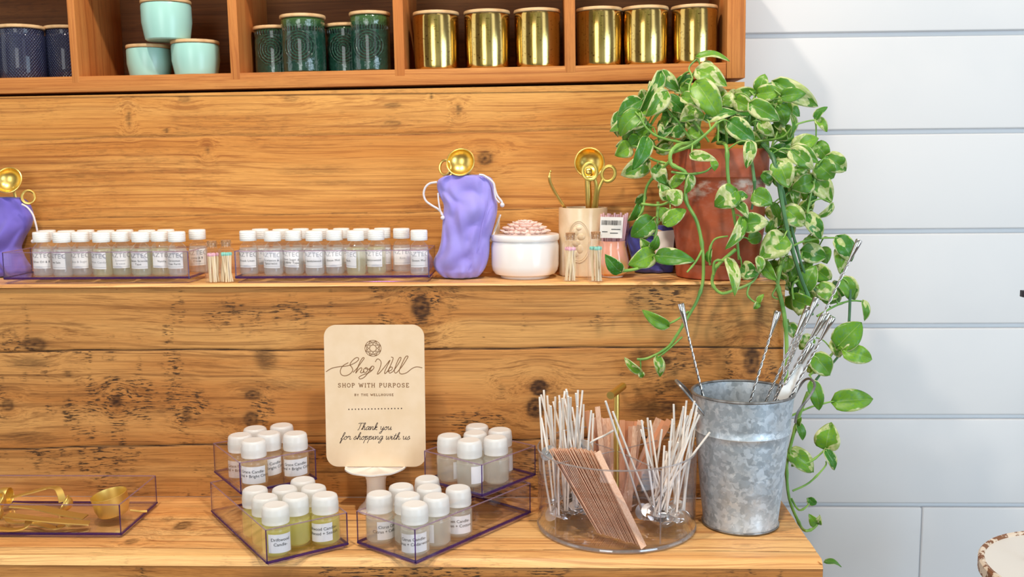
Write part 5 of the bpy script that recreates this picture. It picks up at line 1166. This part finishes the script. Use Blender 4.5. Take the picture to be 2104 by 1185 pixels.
bq = lambda X, Y_: (1360+X/3.202, 470+Y_/3.202)
def stirrer(t0, e0, Yt, Ye, label, hl=34, name='twisted_stirrer', gr=None, hr=.0050):
    T = onY(*t0, Yt); E_ = onY(*e0, Ye); d = E_-T; d /= np.linalg.norm(d)
    # continue to the inside of the bucket
    L_ = 0.0; p = T.copy()
    while p[2] > .010 and L_ < .34:
        p = T+d*L_; v = p[:2]-BKc; 
        if p[2] < HB and np.linalg.norm(v) > g_(max(p[2], 0))-.006 and L_ > .05 and (v @ d[:2]) > 0: break
        L_ += .002
    L_ = max(L_, .06); m = scale_at(T); hl_ = hl*m
    o = empty(name, tuple(T), 0, label=label, cat='stirrer', group=gr)
    n0 = np.cross(d, [0, 1., 0]); n0 /= np.linalg.norm(n0); n1 = np.cross(d, n0)
    mb = MB(); mb.tube([d*0, d*.0012, d*hl_*.35, d*hl_*.75, d*hl_], [hr*.86, hr, hr*.85, hr*.5, hr*.34], 14); mb.build('teardrop_end', 'steel', o, angle=.9)
    mb = MB(); n = int((L_-hl_)/.0016)
    for ph in (0, pi):
        mb.tube([d*(hl_*.95+i*.0016)+(n0*math.cos(i*.42+ph)+n1*math.sin(i*.42+ph))*.00105 for i in range(n)], .00125, 6)
    mb.build('twisted_shaft', 'steel', o, angle=1.2)
    return o
Yk = BKc[1]
TS = 'twisted stirrers clustered at the right of the bucket'
stirrer(bq(122, 490), bq(262, 1065), Yk+.005, Yk+.0, 'twisted metal stirrer leaning left out of the bucket on its own', 64, hr=.0056)
stirrer(bq(762, 540), bq(585, 1120), Yk+.02, Yk+.01, 'twisted metal stirrer standing alone right of the bucket centre against the planks', 52, hr=.0054)
stirrer(bq(1300, 72), bq(900, 900), Yk-.02, Yk-.01, 'longest twisted metal stirrer reaching up highest to the right', 50)
for i, (t0, e0, yo) in enumerate([((958, 530), (690, 1120), .01), ((1018, 452), (745, 1115), .02), ((1070, 560), (765, 1105), -.02), ((1125, 578), (850, 1095), -.03), ((965, 508), (800, 960), .03), ((1098, 552), (830, 1000), .0)]):
    stirrer(bq(*t0), bq(*e0), Yk+yo, Yk+yo*.5, ['twisted stirrer with the leftmost teardrop end of the right-leaning cluster', 'twisted stirrer whose teardrop end is the tallest of the dense cluster', 'twisted stirrer with its end in the centre of the right-leaning cluster',
            'twisted stirrer with the rightmost end of the dense cluster', 'twisted stirrer mostly hidden behind the leftmost of the cluster', 'twisted stirrer squeezed behind the two rightmost of the cluster'][i], 56, gr=TS, hr=.0052)
T = onY(*bq(985, 748), Yk-.01); E_ = onY(*bq(915, 885), Yk-.01); o = empty('spatula', tuple(T), 0, label='white-bladed spatula with a bronze metal handle in the bucket', cat='spatula'); d = (E_-T); L1 = np.linalg.norm(d); d /= L1
mb = MB(); mb.tube([d*0, d*.002, d*L1*.5, d*L1], [.0055, .0062, .0052, .0030], 14); mb.build('handle', 'steel', o)
E2 = onY(*bq(830, 1080), Yk-.012)-T; n0 = np.cross(d, [0, 1., 0]); n0 /= np.linalg.norm(n0)
a_, b_ = d*L1, E2; wv = n0; vs = []
for t, w_ in ((0, .002), (.15, .006), (.45, .0095), (1, .0115), (1.3, .0115)):
    c0 = a_+(b_-a_)*t
    for s1_ in (-1, 1):
        for s2_ in (-1, 1): vs.append(c0+wv*w_*s1_+np.array([0, .0012*s2_, 0]))
fs = []
for i in range(4): o_ = i*4; fs += [(o_, o_+4, o_+6, o_+2), (o_+1, o_+3, o_+7, o_+5), (o_, o_+1, o_+5, o_+4), (o_+2, o_+6, o_+7, o_+3)]
mb = MB(); mb.add(vs, fs+[(0, 2, 3, 1), (16, 17, 19, 18)]); mb.build('blade', 'white_plastic', o)

# ------------------------------------------------------------------ side table at the right edge
def _tab():
    zt2 = -.075; p = onZ(2009, 1158, zt2-.01); q = onZ(2104, 1094, zt2)
    # circle through leftmost and a rear point
    R0 = .165; c = np.array([p[0]+R0*.995, p[1]-.0]); 
    for _ in range(60):
        d = np.linalg.norm(q[:2]-c)-R0
        c[1] += d*.8*(1 if q[1] > c[1] else -1)
        c[0] = p[0]+math.sqrt(max(R0*R0-(p[1]-c[1])**2, 0))
        if abs(d) < 1e-5: break
    o = empty('round_side_table', (c[0], c[1], zt2), 0, label='round white distressed table top cut off by the lower right corner', cat='table')
    mb = MB(); mb.lathe([(0, 0), (R0-.011, 0), (R0-.009, .0006)], 96); mb.build('top', 'bead_top', o)
    mb = MB(); mb.lathe([(R0-.010, -.0002), (R0-.008, .0035), (R0-.003, .0045), (R0, .001), (R0, -.016), (R0-.004, -.020), (R0*.2, -.022)], 96); mb.build('rim', 'distress', o)
    mb = MB(); mb.lathe([(.03, -.022), (.022, -.08), (.02, -.6), (.03, -1.18), (.15, -1.24), (.16, -1.2649)], 32); mb.build('pedestal', 'distress', o)
    t = onZ(2104, 1150, zt2); s_ = empty('iron_stand', (t[0]+.012, t[1], zt2+.0006), 0, label='dark iron stand just entering the frame at the right picture edge', cat='stand')
    mb = MB(); tp = onY(2103, 604, t[1])-np.array([t[0]+.012, t[1], zt2])
    mb.tube(catmull([(-.010, -.010, .002), (-.004, -.004, .006), (.010, 0, .04), (.014, 0, .2), (.016, 0, tp[2]+.02)], 6), .0035, 10); mb.build('leg', 'dark_metal', s_)
    mb = MB(); mb.box((tp[0]+.012, tp[1], tp[2]), (.030, .012, .010)); mb.build('arm', 'dark_metal', s_, bevel=.001)
    mb = MB(); mb.tube([(.016, 0, .0015), (.05, .03, .0015), (.05, -.03, .0015)], .0015, 8, closed=True); mb.build('foot', 'dark_metal', s_)
_tab()
# ------------------------------------------------------------------ potted pothos
A7 = lambda X, Y_: (1220+X/2.195, 100+Y_/2.195)
B5 = lambda X, Y_: (1360+X/3.202, 470+Y_/3.202)
C8 = lambda X, Y_: (1220+X/1.897, 560+Y_/1.897)
PYc = .072; pc = onY(1477, 430, PYc); PX = pc[0]
plant = empty('potted_vine', (PX, PYc, TOPZ+E0), 0, label='trailing green and cream variegated vine plant in a terracotta pot on the ledge end', cat='potted plant')
mP = scale_at((PX, PYc-.06, TOPZ+.1)); hp = onY(1477, 306, PYc-.05)[2]-TOPZ; RT_ = 101*mP; RS_ = min(91*mP, .0745); z1 = onY(1477, 368, PYc-.06)[2]-TOPZ
mb = MB()
mb.lathe([(RS_*.86, .008), (RS_*.90, .012), (RS_*1.05, .08), (RT_*.94, z1-.004), (RT_*.955, z1), (RT_*1.0, z1+.003), (RT_*1.01, z1+.008), (RT_*1.015, hp-.004), (RT_*1.0, hp), (RT_*.92, hp), (RT_*.90, hp-.012), (0, hp-.016)], 72); mb.build('pot', 'terracotta', plant)
mb = MB(); mb.lathe([(RS_*.92, 0), (RS_*.97, .002), (RS_*1.0, .020), (RS_*1.01, .024), (RS_*.97, .024), (RS_*.9, .008), (0, .007)], 64); mb.build('saucer', 'terracotta', plant)
mb = MB(); rr = random.Random(3); mb.lathe([(RT_*.905, hp-.014), (RT_*.7, hp-.010), (RT_*.3, hp-.006), (0, hp-.006)], 40)
mb.build('soil', 'soil', plant)
PO = np.array([PX, PYc, TOPZ+E0]); CROWN = np.array([PX, PYc, TOPZ+hp-.008])

def vpt(f, X, Y_, Y): return onY(*f(X, Y_), Y)
V = []   # (points, radius, dark)
def vine(f, pts, r=.0022, dark=0):
    P = catmull([vpt(f, a, b, c) for a, b, c in pts], 5); V.append(P); mb = MB(); n = len(P)
    rad = [r*(1-.35*i/n) for i in range(n)]
    for i in range(7, n-3, 9): rad[i] *= 1.35
    mb.tube([p-PO for p in P], rad, 8); mb.build('vine', 'stem_dark' if dark else 'stem', plant)
Fy = -.032
vine(A7, [(470, 425, .05), (400, 430, -.01), (352, 460, -.035), (350, 520, -.035), (418, 565, -.035), (415, 680, -.035), (465, 780, -.033), (490, 900, -.03), (493, 1040, -.028), (468, 1130, -.03), (430, 1200, -.03), (375, 1290, -.028), (330, 1350, -.026), (245, 1395, -.024), (195, 1400, -.022)], .0032)
vine(C8, [(370, 150, -.03), (330, 180, -.03), (285, 203, -.03)], .0019)
vine(C8, [(345, 250, -.028), (290, 300, -.03), (250, 330, -.03)], .0014)
vine(A7, [(490, 905, -.03), (460, 960, -.035), (420, 1008, -.04)], .0019)
vine(A7, [(560, 425, .03), (598, 440, -.03), (604, 560, -.04), (620, 680, -.04), (640, 800, -.035), (655, 950, -.03)], .0032)
vine(A7, [(700, 440, .05), (720, 560, -.03), (725, 640, -.03), (712, 725, -.028)], .0028, 1)
vine(A7, [(760, 430, .05), (812, 500, -.02), (850, 700, -.02), (880, 850, -.02), (930, 1020, -.02), (965, 1110, -.015), (985, 1200, -.01)], .0040, 1)
vine(A7, [(800, 450, .06), (840, 600, .01), (870, 720, .0), (905, 860, -.0), (950, 1010, .0), (1000, 1090, .0)], .0030, 1)
vine(A7, [(850, 960, .01), (828, 1050, .0), (845, 1130, -.0), (862, 1220, -.01), (870, 1340, -.01), (868, 1500, -.005), (862, 1570, -.005)], .0040)
vine(A7, [(835, 1060, .0), (805, 1110, -.01), (830, 1130, -.005)], .0016)
vine(A7, [(640, 905, -.03), (570, 965, -.035), (545, 1000, -.04), (535, 1060, -.04), (575, 1102, -.04), (640, 1085, -.038), (710, 1055, -.036), (745, 1008, -.03)], .0030)
vine(A7, [(705, 1058, -.036), (692, 1105, -.038), (715, 1135, -.038), (742, 1148, -.038)], .0018)
vine(A7, [(525, 975, -.03), (520, 920, -.032), (545, 860, -.034), (605, 845, -.036)], .0020)
vine(A7, [(540, 1020, -.045), (545, 960, -.048), (590, 955, -.05), (612, 958, -.05)], .0022)
vine(A7, [(350, 500, -.03), (290, 560, -.01), (240, 620, 0), (222, 720, .0), (200, 760, .0)], .0026)
vine(A7, [(290, 690, .0), (285, 780, -.005), (272, 880, -.01), (268, 930, -.01)], .0026)
vine(A7, [(120, 1003, -.035), (195, 992, -.03), (240, 965, -.02), (268, 935, -.012)], .0026)
vine(A7, [(350, 555, -.03), (430, 565, -.04), (500, 555, -.045), (535, 530, -.045)], .0020)
vine(A7, [(345, 470, -.02), (430, 440, -.03), (500, 390, -.035), (560, 330, -.04)], .0028)
vine(A7, [(230, 480, .0), (280, 505, -.01), (345, 520, -.02)], .0022)
vine(A7, [(215, 700, .0), (300, 705, -.01), (360, 680, -.02)], .0022)
vine(A7, [(520, 420, .02), (440, 300, .02), (430, 180, .03), (445, 130, .04), (430, 85, .05), (470, 42, .05)], .0019)
vine(A7, [(600, 425, .03), (590, 330, .0), (540, 250, .01), (470, 180, .03)], .0022)
vine(A7, [(690, 430, .04), (700, 320, .04), (715, 240, .04), (745, 190, .04)], .0024)
vine(A7, [(720, 430, .05), (730, 330, .06), (760, 280, .06)], .0022)
vine(A7, [(450, 425, .03), (380, 330, .03), (310, 240, .03), (300, 150, .03)], .0021)
vine(A7, [(430, 430, .02), (300, 400, .01), (240, 360, .0), (205, 300, .0)], .0021)
vine(A7, [(420, 430, .02), (330, 460, .0), (270, 440, .0), (235, 408, .0)], .0020)
vine(A7, [(660, 430, .05), (760, 415, .04), (850, 400, .02), (900, 350, .01), (950, 330, .01), (1003, 320, .01)], .0020)
vine(A7, [(800, 450, .03), (900, 480, .01), (960, 520, .0), (1000, 560, .0), (980, 650, .0), (960, 750, .0)], .0024)
vine(A7, [(880, 900, -.01), (940, 870, .0), (1020, 855, .01), (1105, 852, .01)], .0018)
vine(A7, [(900, 1130, -.01), (900, 1060, .0), (960, 1040, .0), (1010, 1080, .0)], .0018)
vine(C8, [(835, 465, .02), (800, 560, .02), (768, 670, .02), (752, 760, .015), (762, 880, -.01), (800, 975, -.06), (822, 1004, -.10), (850, 1000, -.10), (872, 980, -.10)], .0030)
vine(C8, [(1000, 60, .01), (990, 240, .01), (950, 330, .02), (880, 400, .02), (835, 465, .02)], .0024, 1)
vine(C8, [(760, 562, .02), (850, 522, .02), (938, 500, .02)], .0019)
vine(C8, [(770, 752, .015), (840, 738, .015), (890, 700, .015), (905, 682, .015)], .0021)
vine(C8, [(775, 850, .0), (840, 818, .005), (900, 757, .01), (905, 735, .01)], .0018)
vine(C8, [(770, 880, -.01), (800, 925, -.03), (835, 905, -.03), (832, 878, -.03)], .0018)
vine(C8, [(870, 170, .0), (940, 130, .01), (1000, 110, .01), (1050, 112, .01)], .0020)
vine(C8, [(840, 400, .01), (900, 350, .01), (950, 290, .01)], .0022)

leafv, leaff, LU, LV, LS = [], [], [], [], []
def leaf(b, t, wpx, yb, dy=0.0, roll=0.0, curl=.16, fold=.26, pet=True):
    """leaf blade from attachment pixel b to tip pixel t; dy pushes the tip towards (-) or away from the viewer"""
    P0_ = onY(*b, yb); P1_ = onY(*t, yb+dy); ax = P1_-P0_; L_ = np.linalg.norm(ax); ax /= L_
    vw = CAM-P0_; vw /= np.linalg.norm(vw); n = vw-ax*vw.dot(ax); n /= np.linalg.norm(n); s = np.cross(ax, n)
    s2 = s*math.cos(roll)+n*math.sin(roll); n2 = -s*math.sin(roll)+n*math.cos(roll)
    W_l = wpx*scale_at(P0_)/2/max(math.cos(roll), .45); seed = rng.uniform(); o_ = len(leafv); NU, NV = 9, 13; ph = rng.uniform(0, 6)
    for j in range(NV):
        v = j/(NV-1); prof_ = (max(v, 0)**.40*(1-v)**.78)/.463 if v < 1 else 0
        prof_ = min(prof_, 1.02) if v > 0 else .0
        for i in range(NU):
            u = -1+2*i/(NU-1); back = -.10*L_*(abs(u)**1.2)*max(0, 1-v*3.2)          # heart lobes at the base
            off = n2*(L_*curl*(math.sin(pi*v)-.55*v*v)+fold*W_l*abs(u)*prof_*1.0-.30*fold*W_l*abs(u)**3+.06*W_l*math.sin(7*v+ph+2.5*u))
            p = P0_+ax*(L_*v+back)+s2*(u*W_l*prof_)+off
            if p[0] < XU+.012: p[1] = min(p[1], YB-.004)
            p[1] = min(p[1], YW-.03)
            leafv.append(p-PO); LU.append(u); LV.append(v); LS.append(seed)
    for j in range(NV-1):
        for i in range(NU-1): a = o_+j*NU+i; leaff.append((a, a+1, a+NU+1, a+NU))
    if pet:
        best = None
        for P in V:
            for k in range(0, len(P), 2):
                d = np.linalg.norm(P[k]-P0_)
                if best is None or d < best[0]: best = (d, P[k])
        if .004 < best[0]:
            q = best[1]; mid = (P0_+q)/2+np.array([0, -.004, .18*best[0]]); 
            pts = catmull([q, mid, P0_, P0_+ax*L_*.06+n2*L_*curl*.12], 4); mbp.tube([p-PO for p in pts], .0012, 6)
mbp = MB()
R_ = rng.uniform
def LF(f, x0, y0, x1, y1, w_, Y=-.03, dy=None, roll=None, **k):
    leaf(f(x0, y0), f(x1, y1), w_/{A7: 2.195, C8: 1.897, B5: 3.202}[f], Y, R_(-.02, .012) if dy is None else dy, R_(-.5, .5) if roll is None else roll, **k)
for a in [
 (470, 38, 615, 46, 30, .05, -.01, .9), (470, 95, 600, 165, 92, .03, -.02, .2), (480, 80, 555, 130, 70, .05), (300, 112, 212, 292, 64, .03, -.02, .4), (297, 110, 385, 195, 66, .05), (375, 165, 445, 120, 64, .07), (395, 170, 460, 190, 50, .06),
 (468, 158, 572, 318, 118, -.02, -.01, .1), (325, 195, 240, 306, 82, .0, -.01, .2), (400, 218, 532, 262, 62, .0, -.02, .3), (330, 222, 412, 296, 66, .03), (212, 236, 106, 300, 74, .03), (205, 290, 112, 392, 84, .01), (190, 320, 128, 412, 66, .05),
 (110, 290, 104, 400, 46, .06), (165, 440, 98, 480, 80, .02, -.01, .1), (240, 408, 180, 545, 72, -.02, -.02, .3), (245, 512, 122, 572, 92, .01, 0, .1), (345, 340, 292, 412, 66, .05), (455, 276, 392, 326, 76, .02), (300, 330, 370, 400, 60, .07),
 (505, 318, 650, 282, 56, -.02, -.01, .4), (612, 330, 728, 420, 92, -.03, -.01, .1), (708, 422, 690, 538, 60, -.05, -.01, .1), (440, 480, 552, 500, 50, -.05, -.02, .2), (535, 505, 548, 552, 34, -.05, 0, .6), (640, 205, 745, 190, 50, .06), (640, 232, 725, 275, 74, .04),
 (650, 195, 600, 260, 60, .08), (745, 190, 772, 112, 66, .04, 0, .1), (742, 205, 852, 192, 76, .02, -.01, .1), (820, 155, 1018, 262, 92, .03, 0, .1), (850, 214, 958, 202, 66, .0, -.01, .1), (845, 225, 893, 305, 58, .05), (708, 250, 840, 325, 86, .0, -.01, .1),
 (800, 225, 900, 230, 70, .07), (830, 262, 868, 350, 72, .03), (750, 330, 812, 396, 60, .03), (1002, 316, 1052, 258, 36, .01, 0, .7), (1004, 318, 1056, 374, 42, .01, 0, .5), (893, 300, 892, 402, 28, .01, 0, .9), (900, 440, 1018, 402, 76, .0, 0, .1),
 (898, 446, 1016, 512, 68, -.01, -.01, .2), (892, 456, 992, 544, 82, -.02, -.01, .1), (1002, 430, 1062, 504, 76, .02), (1052, 488, 1142, 552, 90, .0, 0, .1), (1010, 520, 1085, 585, 104, .0, 0, 0), (985, 572, 1078, 695, 92, .01, 0, .2), (985, 596, 895, 632, 88, .0, 0, .1),
 (832, 370, 872, 410, 60, .04), (795, 462, 892, 500, 56, .0), (800, 470, 870, 430, 54, .02), (832, 508, 882, 628, 104, -.02, -.01, .1), (908, 540, 975, 590, 76, .01), (982, 628, 974, 718, 38, .01, 0, .6), (1075, 700, 1005, 765, 34, .01, 0, .8),
 (862, 720, 955, 800, 94, -.01, 0, .1), (897, 632, 918, 712, 46, .02), (958, 748, 1030, 860, 74, .0, 0, .3), (722, 655, 806, 700, 88, -.04, -.01, .1), (640, 640, 546, 712, 112, -.05, 0, .05), (638, 695, 702, 762, 44, -.04, -.01, .5), (640, 668, 698, 664, 46, -.04, 0, .3),
 (672, 790, 790, 780, 92, -.04, -.01, .1), (670, 770, 600, 905, 56, -.05, -.02, .5), (808, 700, 838, 806, 44, .01, 0, .4), (790, 832, 824, 752, 50, .01), (858, 850, 752, 945, 126, -.03, -.01, 0), (1100, 852, 1168, 960, 84, .01, 0, .3), (1105, 900, 1118, 1018, 66, .02, 0, .5),
 (940, 912, 1052, 940, 92, .02, 0, .1), (1000, 985, 1072, 1045, 82, .02), (950, 1085, 1000, 975, 84, .0, 0, .2), (1010, 1080, 1108, 1120, 84, .01, 0, .2), (1118, 1035, 1165, 1135, 66, .01), (900, 1130, 1012, 1160, 92, .0), (605, 952, 642, 1110, 56, -.05, -.03, .5), 
 (668, 985, 742, 1020, 84, -.03), (742, 940, 748, 1015, 42, -.04, 0, .6), (760, 965, 822, 1045, 62, -.02), (288, 935, 455, 955, 78, -.04, -.02, .2), (268, 925, 158, 975, 92, -.02, -.01, .1), (262, 915, 210, 858, 56, -.01), (262, 900, 290, 845, 44, -.02), (262, 770, 168, 850, 96, -.01, 0, .1),
 (240, 850, 200, 800, 60, .0), (318, 785, 418, 724, 72, -.04, 0, .1), (345, 770, 296, 715, 62, -.03), (345, 690, 398, 640, 84, -.04, 0, .1), (330, 680, 305, 610, 60, -.03), (120, 1005, 52, 930, 66, -.04, -.01, .2), (282, 530, 325, 612, 72, -.01), (438, 570, 418, 655, 42, -.04, 0, .5),
 (205, 705, 158, 780, 46, .0, 0, .7), (350, 620, 420, 560, 50, -.02, 0, .3), (742, 1145, 765, 1105, 26, -.038, 0, .5), (742, 1145, 722, 1175, 30, -.038, 0, .3), (520, 960, 530, 900, 30, -.03, 0, .8),
 (300, 240, 372, 260, 70, .07), (540, 190, 620, 260, 80, .08), (560, 320, 620, 390, 60, .06), (420, 330, 480, 380, 64, .07), (340, 440, 280, 470, 54, .05), (250, 360, 185, 370, 60, .05), (690, 300, 650, 370, 50, .07), (760, 380, 700, 410, 50, .06), (880, 560, 930, 640, 70, .03), (760, 560, 800, 620, 50, .02),
 (900, 660, 860, 700, 60, .03), (860, 800, 905, 850, 60, .02), (780, 900, 850, 900, 70, .0), (930, 1000, 880, 1050, 50, .02), (700, 860, 760, 840, 60, -.02), (230, 660, 185, 700, 40, .03), (300, 600, 360, 650, 60, .01)]:
    a = list(a)+[None]*(8-len(a)); LF(A7, *a[:6], a[6], a[7])
for a in [(286, 208, 188, 148, 50, -.03, 0, .2), (182, 388, 118, 332, 34, -.022, 0, .4), (182, 388, 188, 412, 26, -.022), (244, 330, 262, 408, 42, -.03, 0, .5), (952, 285, 1045, 192, 104, .0, 0, .05), (960, 292, 1062, 300, 50, .02), (976, 305, 1090, 338, 74, -.01, 0, .1),
          (935, 262, 962, 332, 58, .01, 0, .3), (858, 325, 925, 402, 84, .01, 0, .2), (850, 425, 882, 540, 56, .0, 0, .2), (938, 502, 1094, 492, 88, .02, 0, .05), (795, 590, 818, 655, 32, .02, 0, .5), (795, 590, 808, 565, 26, .02), (905, 684, 925, 584, 98, .015, 0, .1),
          (905, 692, 942, 772, 40, .01, 0, .4), (765, 695, 862, 780, 76, .02, 0, .2), (838, 880, 868, 905, 34, -.03), (872, 978, 840, 945, 42, -.10), (872, 978, 880, 948, 30, -.10), (902, 1128, 968, 1142, 20, .05, 0, .9), (1050, 112, 1060, 190, 30, .01, 0, .7), (985, 20, 1020, 110, 60, .02), (840, 60, 800, 130, 70, .03),
          (900, 60, 960, 120, 70, .03), (760, 200, 800, 260, 50, .03), (850, 250, 800, 300, 60, .02), (880, 350, 830, 390, 50, .03), (960, 40, 940, 100, 70, .04), (790, 40, 850, 20, 60, .02)]:
    a = list(a)+[None]*(8-len(a)); LF(C8, *a[:6], a[6], a[7], pet=not (a[0] in (902, 286)))
for i in range(64):                                             # inner crown leaves behind the front ones
    X0, Y0_ = R_(150, 900), R_(150, 440)
    if (X0-520)**2/420**2+(Y0_-420)**2/300**2 > 1: continue
    a_ = math.atan2(Y0_-430, X0-520)+R_(-.7, .7); L_ = R_(60, 95)
    leaf(A7(X0, Y0_), A7(X0+L_*math.cos(a_), Y0_+L_*(.35*math.sin(a_)+.55)), R_(26, 38), R_(.03, .12), R_(-.02, .01), R_(-.7, .7))
for i in range(30):                                             # hanging mass right of the pot
    X0, Y0_ = R_(780, 1020), R_(430, 1150)
    leaf(A7(X0, Y0_), A7(X0+R_(-50, 60), Y0_+R_(40, 80)), R_(24, 36), R_(.02, .07), R_(-.02, .01), R_(-.7, .7))
mb = MB(); mb.add(leafv, leaff); mb.att = dict(lu=LU, lv=LV, ls=LS); lo = mb.build('foliage', 'leaf', plant, angle=9); lo['kind'] = 'stuff'
md = lo.modifiers.new('t', 'SOLIDIFY'); md.thickness = .0004
mbp.build('leaf_stalks', 'stem', plant)['kind'] = 'stuff'
